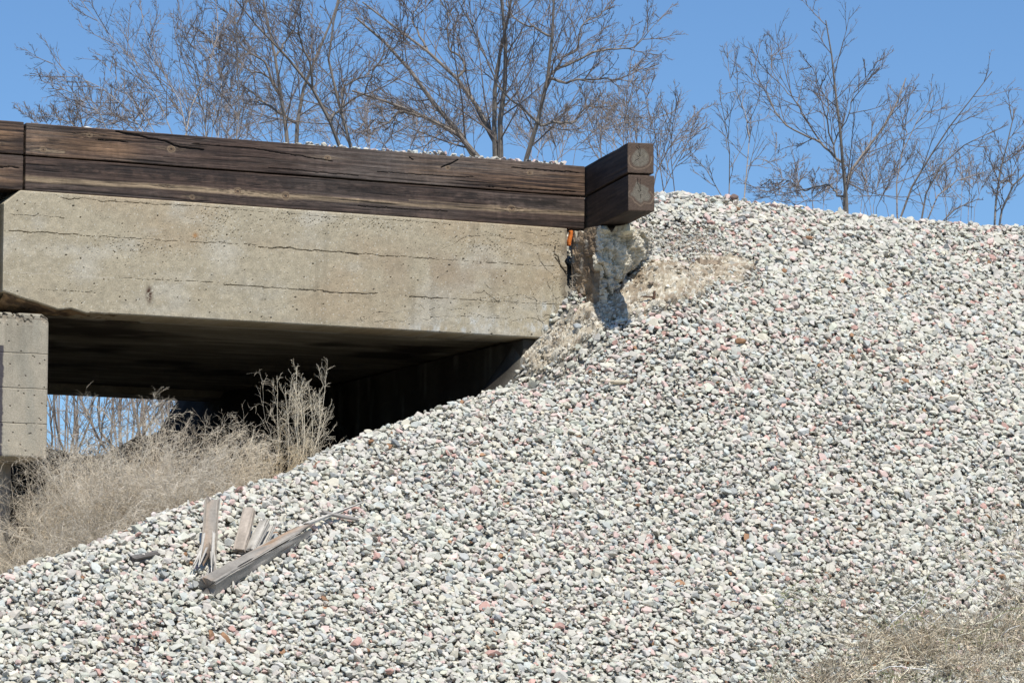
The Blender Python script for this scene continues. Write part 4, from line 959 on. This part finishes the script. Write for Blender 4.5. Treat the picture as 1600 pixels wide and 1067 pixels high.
tree('bare_tree', 'bare tree standing alone against the sky right of the short timbers', 'tree', 46, 1323, [
    [(1322, 330), (1311, 285), (1307, 244), (1311, 187), (1304, 112), (1307, 75), (1296, 26)], ([(1307, 247), (1277, 221), (1225, 191), (1187, 139), (1176, 95)], .6), ([(1311, 240), (1296, 187), (1281, 124), (1259, 94)], .5),
    [(1325, 330), (1320, 270), (1356, 229), (1394, 180), (1412, 125)], ([(1307, 225), (1322, 176), (1349, 131), (1367, 80)], .5), ([(1319, 311), (1292, 296), (1255, 292), (1191, 281)], .3), ([(1277, 221), (1244, 165), (1210, 112), (1199, 82)], .4)],
    .060, 1005, .66, twig=(.20, .165, .145))
tree('bare_tree', 'small pale bare tree between the short timbers and the lone tree', 'tree', 50, 1150, [
    [(1156, 300), (1165, 240), (1176, 202), (1165, 165), (1150, 142)], ([(1160, 280), (1202, 247), (1229, 221)], .5), [(1142, 296), (1150, 225), (1131, 169), (1124, 150)], [(1131, 296), (1097, 255), (1075, 232)], ([(1176, 202), (1150, 135), (1131, 90)], .4)],
    .030, 1006, .52, base=(.36, .32, .28), twig=(.27, .23, .205), rt=.9)
tree('bare_tree', 'spreading many-stemmed bare tree second from the right border', 'tree', 48, 1425, [
    [(1409, 335), (1431, 277), (1469, 229), (1487, 169), (1517, 150), (1544, 109)], [(1431, 330), (1442, 281), (1472, 240), (1517, 217), (1555, 210)], [(1439, 332), (1480, 289), (1540, 274)],
    [(1401, 330), (1390, 292), (1416, 225), (1450, 180), (1461, 150)], [(1460, 338), (1499, 319), (1536, 307)], ([(1416, 225), (1415, 180), (1400, 140)], .5)], .040, 1007, .58, base=(.33, .28, .24), twig=(.25, .21, .185), rt=.9)
tree('bare_tree', 'bare tree at the right border with a white forked stem', 'tree', 44, 1558, [
    [(1555, 345), (1547, 307), (1559, 255), (1581, 195), (1589, 176)], [(1561, 345), (1574, 300), (1605, 270), (1650, 225)], ([(1572, 305), (1562, 280), (1566, 262)], .6), ([(1559, 255), (1600, 220), (1630, 170)], .5)], .045, 1008, .66, base=(.34, .30, .26))
tree('bare_shrub', 'thin bare shrub with one dark branch just behind the short timbers', 'shrub', 43, 1015, [
    ([(1010, 275), (1022, 255), (1052, 225), (1082, 187), (1109, 167)], 1.3), [(1037, 290), (1022, 187), (1007, 112)], [(1056, 290), (1049, 225), (1067, 150)], [(985, 280), (960, 200), (985, 130), (980, 90)], [(940, 270), (935, 200), (950, 150)], [(1030, 290), (1085, 230), (1090, 180)]],
    .024, 1009, .66, base=(.22, .18, .16), twig=(.25, .21, .185), group='bare shrubs beyond the track', rt=.85)
for i, (px, w_, top, Y, lb) in enumerate([(110, 90, 150, 52, 'low bare shrub above the left end of the timbers'), (640, 120, 150, 52, 'bare shrub filling behind the left limbs of the largest tree'), (905, 100, 130, 50, 'bare shrub behind the right end of the long timbers'),
        (1250, 70, 250, 50, 'low bare shrub left of the lone tree'), (1368, 60, 225, 52, 'low bare shrub right of the lone tree'), (1500, 70, 230, 55, 'low bare shrub between the two rightmost trees'), (700, 110, 120, 55, 'bare shrub behind the stems of the largest tree'), (400, 110, 110, 52, 'bare shrub between the pale thicket and the dark upright trunk'),
        (205, 80, 140, 53, 'fine low shrub behind the left half of the pale thicket'), (330, 90, 130, 54, 'fine shrub behind the right half of the pale thicket'), (545, 100, 150, 54, 'fine low shrub around the foot of the leaning trunk'), (845, 90, 150, 54, 'fine low shrub right of the stems of the largest tree'), (985, 60, 130, 53, 'fine shrub just left of the short timbers')]):
    rg = np.random.default_rng(60 + i); yb = 200 + (px > 300) * 40 + (px > 1000) * 70
    lm = [[(px + rg.normal(0, w_ * .3), yb), (px + (k - 3) / 3 * w_ * .6, (yb + top) / 2 + rg.normal(0, 8)), (px + (k - 3) / 3 * w_ + rg.normal(0, 8), top + abs(k - 3) * 12 + rg.normal(0, 12))] for k in range(7)]
    tree('bare_shrub', lb, 'shrub', Y, px, lm, .018, 1100 + i, .66, base=(.32, .27, .24), twig=(.27, .23, .205), group='bare shrubs beyond the track', rt=.85)
# shrubs behind the bridge seen through the opening
for i, (px, Y) in enumerate([(110, 43), (190, 41.5), (265, 44), (330, 42)]):
    rg = np.random.default_rng(80 + i)
    lm = [[(px + rg.normal(0, 16), 740), (px + (k - 3) * 13, 690 + rg.normal(0, 5)), (px + (k - 3) * 22 + rg.normal(0, 6), 600 + rg.normal(0, 15)), (px + (k - 3) * 30, 520)] for k in range(7)]
    tree('bare_shrub', ['bare shrub seen under the span right beside the pier', 'second bare shrub from the pier seen under the span', 'third bare shrub from the pier seen under the span', 'rightmost bare shrub seen under the span'][i], 'shrub', Y, px, lm, .028, 1200 + i, .62, base=(.30, .26, .22), twig=(.36, .30, .25), group='bare shrubs seen under the bridge', zg=2.0)

# ------------------------------------------------------------------ dry brush under the bridge
def bush(label, px, py, Y, hgt, wid, nst, seed, col=(.47, .40, .30), dens=1., up=.02, lean=0., group='dry tumbled weeds at the gravel foot', kind='dry_bush', stiff=.14, rr=1., fan=.75, tw=.20, tl=.42, ta=.7):
    rg = np.random.default_rng(seed); b = W(px, py, Y); s_, t_ = st(b); b = np.array([b[0], b[1], float(terrain(s_, t_)) - .02])
    o = empty(kind, b); tag(o, label, 'bush', group)
    n = 8; Q = np.zeros((nst, n, 3)); Q[:, 0] = b + np.stack([rg.normal(0, wid * .18, nst), rg.normal(0, wid * .15, nst), np.zeros(nst)], -1)
    d = np.stack([rg.normal(lean, fan, nst), rg.normal(0, fan * .7, nst), rg.uniform(.35, 1.2, nst) + (fan < .5) * .8], -1); d /= np.linalg.norm(d, axis=1)[:, None]
    L = hgt * rg.uniform(.72, 1.04, nst) * np.clip(.75 + d[:, 2] * .4, .5, 1.2); st_ = (L / (n - 1))[:, None]
    for j in range(1, n):
        d = d + rg.normal(0, stiff, d.shape) + [0, 0, up]; d /= np.linalg.norm(d, axis=1)[:, None]; Q[:, j] = Q[:, j - 1] + d * st_
    R = np.full((nst, 1), .0030 * rr) * np.linspace(1, .4, n)[None]
    kk = [max(2, int(v * dens)) for v in (11, 8, 5)]
    l1 = spawn(Q, R, kk[0], tl, ta, 6, tw, up, .6, .0017 * rr, rg, .15); l2 = spawn(*l1, kk[1], .5, .75, 5, tw * 1.15, up, .7, .0013 * rr, rg, .15); l3 = spawn(*l2, kk[2], .5, .8, 4, tw * 1.2, 0, .8, .0011 * rr, rg, .2)
    levels_mesh('stems', [(Q, R)], [4], o, M_DRY, np.array(col) * 1.15, seed); levels_mesh('twigs', [l1, l2, l3], [3, 3, 3], o, M_DRY, col, seed + 1)
    return o
BD = [('airy dry bush in front of the pier', 88, 850, 29.8, .85, .5, 22, .75, -.25), ('tall dry bush right beside the pier', 135, 830, 30.4, 1.15, .6, 30, 1., 0), ('low dense dry bush at the foot of the gravel below the pier', 120, 895, 29.0, .62, .7, 30, 1., 0),
      ('broad dry bush in the middle of the opening', 215, 800, 30.3, 1.10, .8, 34, 1., .0), ('dense low dry bush in front of the broad one', 190, 850, 29.3, .75, .8, 34, 1.1, 0), ('dry bush right of the broad one, under the span', 300, 770, 30.4, .95, .7, 30, 1., .1),
      ('low dense dry bush left of the post stub', 265, 830, 29.4, .62, .6, 30, 1.1, 0), ('low dry bush on the gravel edge above the post stub', 350, 765, 30.0, .60, .5, 24, 1., .1), ('pale dry bush at the left border below the pier', 15, 900, 29.2, .55, .5, 24, .9, 0)]
HS = (.80, 1.14, .80, 1.36, 1.2, 1.22, 1.15, 1.2, .7)
for i, (lb, px, py, Y, h_, w_, n_, dn, ln) in enumerate(BD):
    bush(lb, px, py, Y, h_ * HS[i], w_ * 1.15, int(n_ * (.8, 2.2, 1.1, 2.8, 1.6, 2.6, 1.5, 1.5, .3)[i]), 2000 + i, col=((.72, .63, .49) if i % 2 else (.66, .59, .48)), dens=dn * .85, lean=ln, up=-.015, stiff=.17, fan=.5, rr=.85)
bush('tall thin dry sapling clump under the span, right of the other weeds', 458, 735, 30.7, .90, .50, 13, 2101, col=(.74, .66, .51), dens=.75, up=.05, stiff=.05, fan=.26, tw=.09, tl=.30, ta=.6, kind='dry_sapling', rr=.95, group='upright dry stems under the span')
bush('short straw tuft at the foot of the tall sapling clump', 425, 750, 30.4, .50, .5, 40, 2102, col=(.64, .53, .36), dens=.4, up=.02, stiff=.1, kind='dry_tuft', group='upright dry stems under the span')

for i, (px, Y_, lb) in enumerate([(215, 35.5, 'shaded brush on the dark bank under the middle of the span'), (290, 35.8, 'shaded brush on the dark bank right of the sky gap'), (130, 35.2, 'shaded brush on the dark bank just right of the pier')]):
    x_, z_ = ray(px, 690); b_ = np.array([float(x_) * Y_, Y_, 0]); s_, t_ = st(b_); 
    bush(lb, px, 690, Y_, .55, 1.3, 34, 2200 + i, col=(.13, .11, .085), dens=.7, up=-.01, stiff=.17, fan=.7, group='shaded brush under the bridge', rr=1.4)  # shadow painted into the stem colour, far darker than the sunlit weeds
# tiny twigs growing in the joint at the slab end
a, b = face(889, 440); bb_ = wd(float(a) + .01, -.01, float(b))
o = empty('dry_sprig', bb_); tag(o, 'tiny bare sprig growing from the crack at the slab end', 'sprig')
rg = np.random.default_rng(5); Q = np.zeros((9, 5, 3)); Q[:, 0] = bb_ + np.stack([np.zeros(9), np.zeros(9), rg.uniform(-.12, .08, 9)], -1); d = np.stack([rg.normal(.5, .3, 9), -np.ones(9), rg.normal(.2, .5, 9)], -1); d /= np.linalg.norm(d, axis=1)[:, None]
for j in range(1, 5): d = d + rg.normal(0, .2, d.shape); d /= np.linalg.norm(d, axis=1)[:, None]; Q[:, j] = Q[:, j - 1] + d * .035
l1 = spawn(Q, np.full((9, 5), .003), 3, .6, .6, 4, .2, .0, .7, .002, rg); levels_mesh('twigs', [(Q, np.full((9, 5), .003)), l1], [4, 3], o, M_DRY, (.40, .36, .30), 3)

# ------------------------------------------------------------------ dry grass, lower right
def grass(name, label, n, pxf, h_, seed, col, r_=.0016):
    rg = np.random.default_rng(seed); px, py = pxf(rg, n)
    pos = gplane(px, py); s_, t_ = st(pos); z = terrain(s_, t_); b = wd(s_, t_, z - .01)
    d = np.stack([rg.normal(0, .75, n), rg.normal(-.25, .6, n), rg.uniform(.25, 1., n)], -1); d /= np.linalg.norm(d, axis=1)[:, None]
    m = 6; Q = np.zeros((n, m, 3)); Q[:, 0] = b; L = h_ * np.exp(rg.normal(0, .45, n)); st_ = (L / (m - 1))[:, None]
    for j in range(1, m):
        d = d + rg.normal(0, .22, d.shape) + [0, -.02, -.06]; d /= np.linalg.norm(d, axis=1)[:, None]; Q[:, j] = Q[:, j - 1] + d * st_
    # keep the blades above the stones
    s2, t2 = st(Q.reshape(-1, 3)); Q[..., 2] = np.maximum(Q[..., 2], terrain(s2, t2).reshape(n, m) + rg.uniform(.0, .05, (n, m)))
    v, f = tubes(Q, (r_ * np.exp(rg.normal(0, .3, n)))[:, None] * np.linspace(1, .35, m)[None], 3)
    cc = np.array(col) * np.exp(rg.normal(0, .48, (n, 1))); gr = rg.random(n) < .5 * ss(.5, .75, fbm(px / 45., py / 45., 0, 2, 8)); cc[gr] = [.26, .29, .13]; cc = np.repeat(cc, m * 3, axis=0)
    o = mk(name, v, [f], M_DRY, col=cc); tag(o, label, 'grass', kind='stuff')
def f1(rg, n):
    k = rg.random(n * 8); px = rg.uniform(1180, 1750, n * 8); py = rg.uniform(850, 1220, n * 8)
    e = np.interp(px, [1180, 1240, 1330, 1420, 1500, 1560, 1600, 1750], [1085, 1055, 1010, 990, 985, 965, 950, 910]) + 60 * (fbm(px / 40., py / 40., 0, 3, 6) - .5)
    m = k < ss(-30, 65, py - e) ** 1.2 * (.12 + .88 * ss(.40, .62, fbm(px / 28., py / 15., 0, 3, 16))); i = np.nonzero(m)[0][:n]; i = np.resize(i, n); return px[i] + rg.normal(0, 3, n), py[i] + rg.normal(0, 3, n)
grass('dry_grass', 'matted dry tan grass creeping over the gravel at the lower right', 9000, f1, .20, 71, (.52, .45, .34), .0029)
def f2(rg, n):
    c = np.array([(1255, 955), (1330, 945), (1440, 960), (1500, 905), (1580, 850), (1600, 870), (1230, 1000), (1590, 900), (1420, 1000)]); i = rg.integers(0, len(c), n)
    return c[i, 0] + rg.normal(0, 34, n), c[i, 1] + rg.normal(0, 13, n)
grass('grass_wisps', 'loose grey dry grass wisps scattered on the stones above the matted grass', 420, f2, .21, 72, (.50, .44, .34), .0024)

for k_ in ('S_L', 'Z_CT', 'Z_CB', 'Z_TM', 'Z_TT', 'Z_SLOPE'): print(k_, globals()[k_])
for nm, (s_, t_, z_) in dict(top_l=(s_j, TT, Z_TT), mid_l=(s_j, TT, Z_TM), ct_l=(S_L, 0, Z_CT), cb_l=(float(face(80, 485)[0]), 0, Z_CB), back=(S_L + 1, 6.3, Z_CB - .05)).items():
    print(nm, proj(wd(s_, t_, z_)))
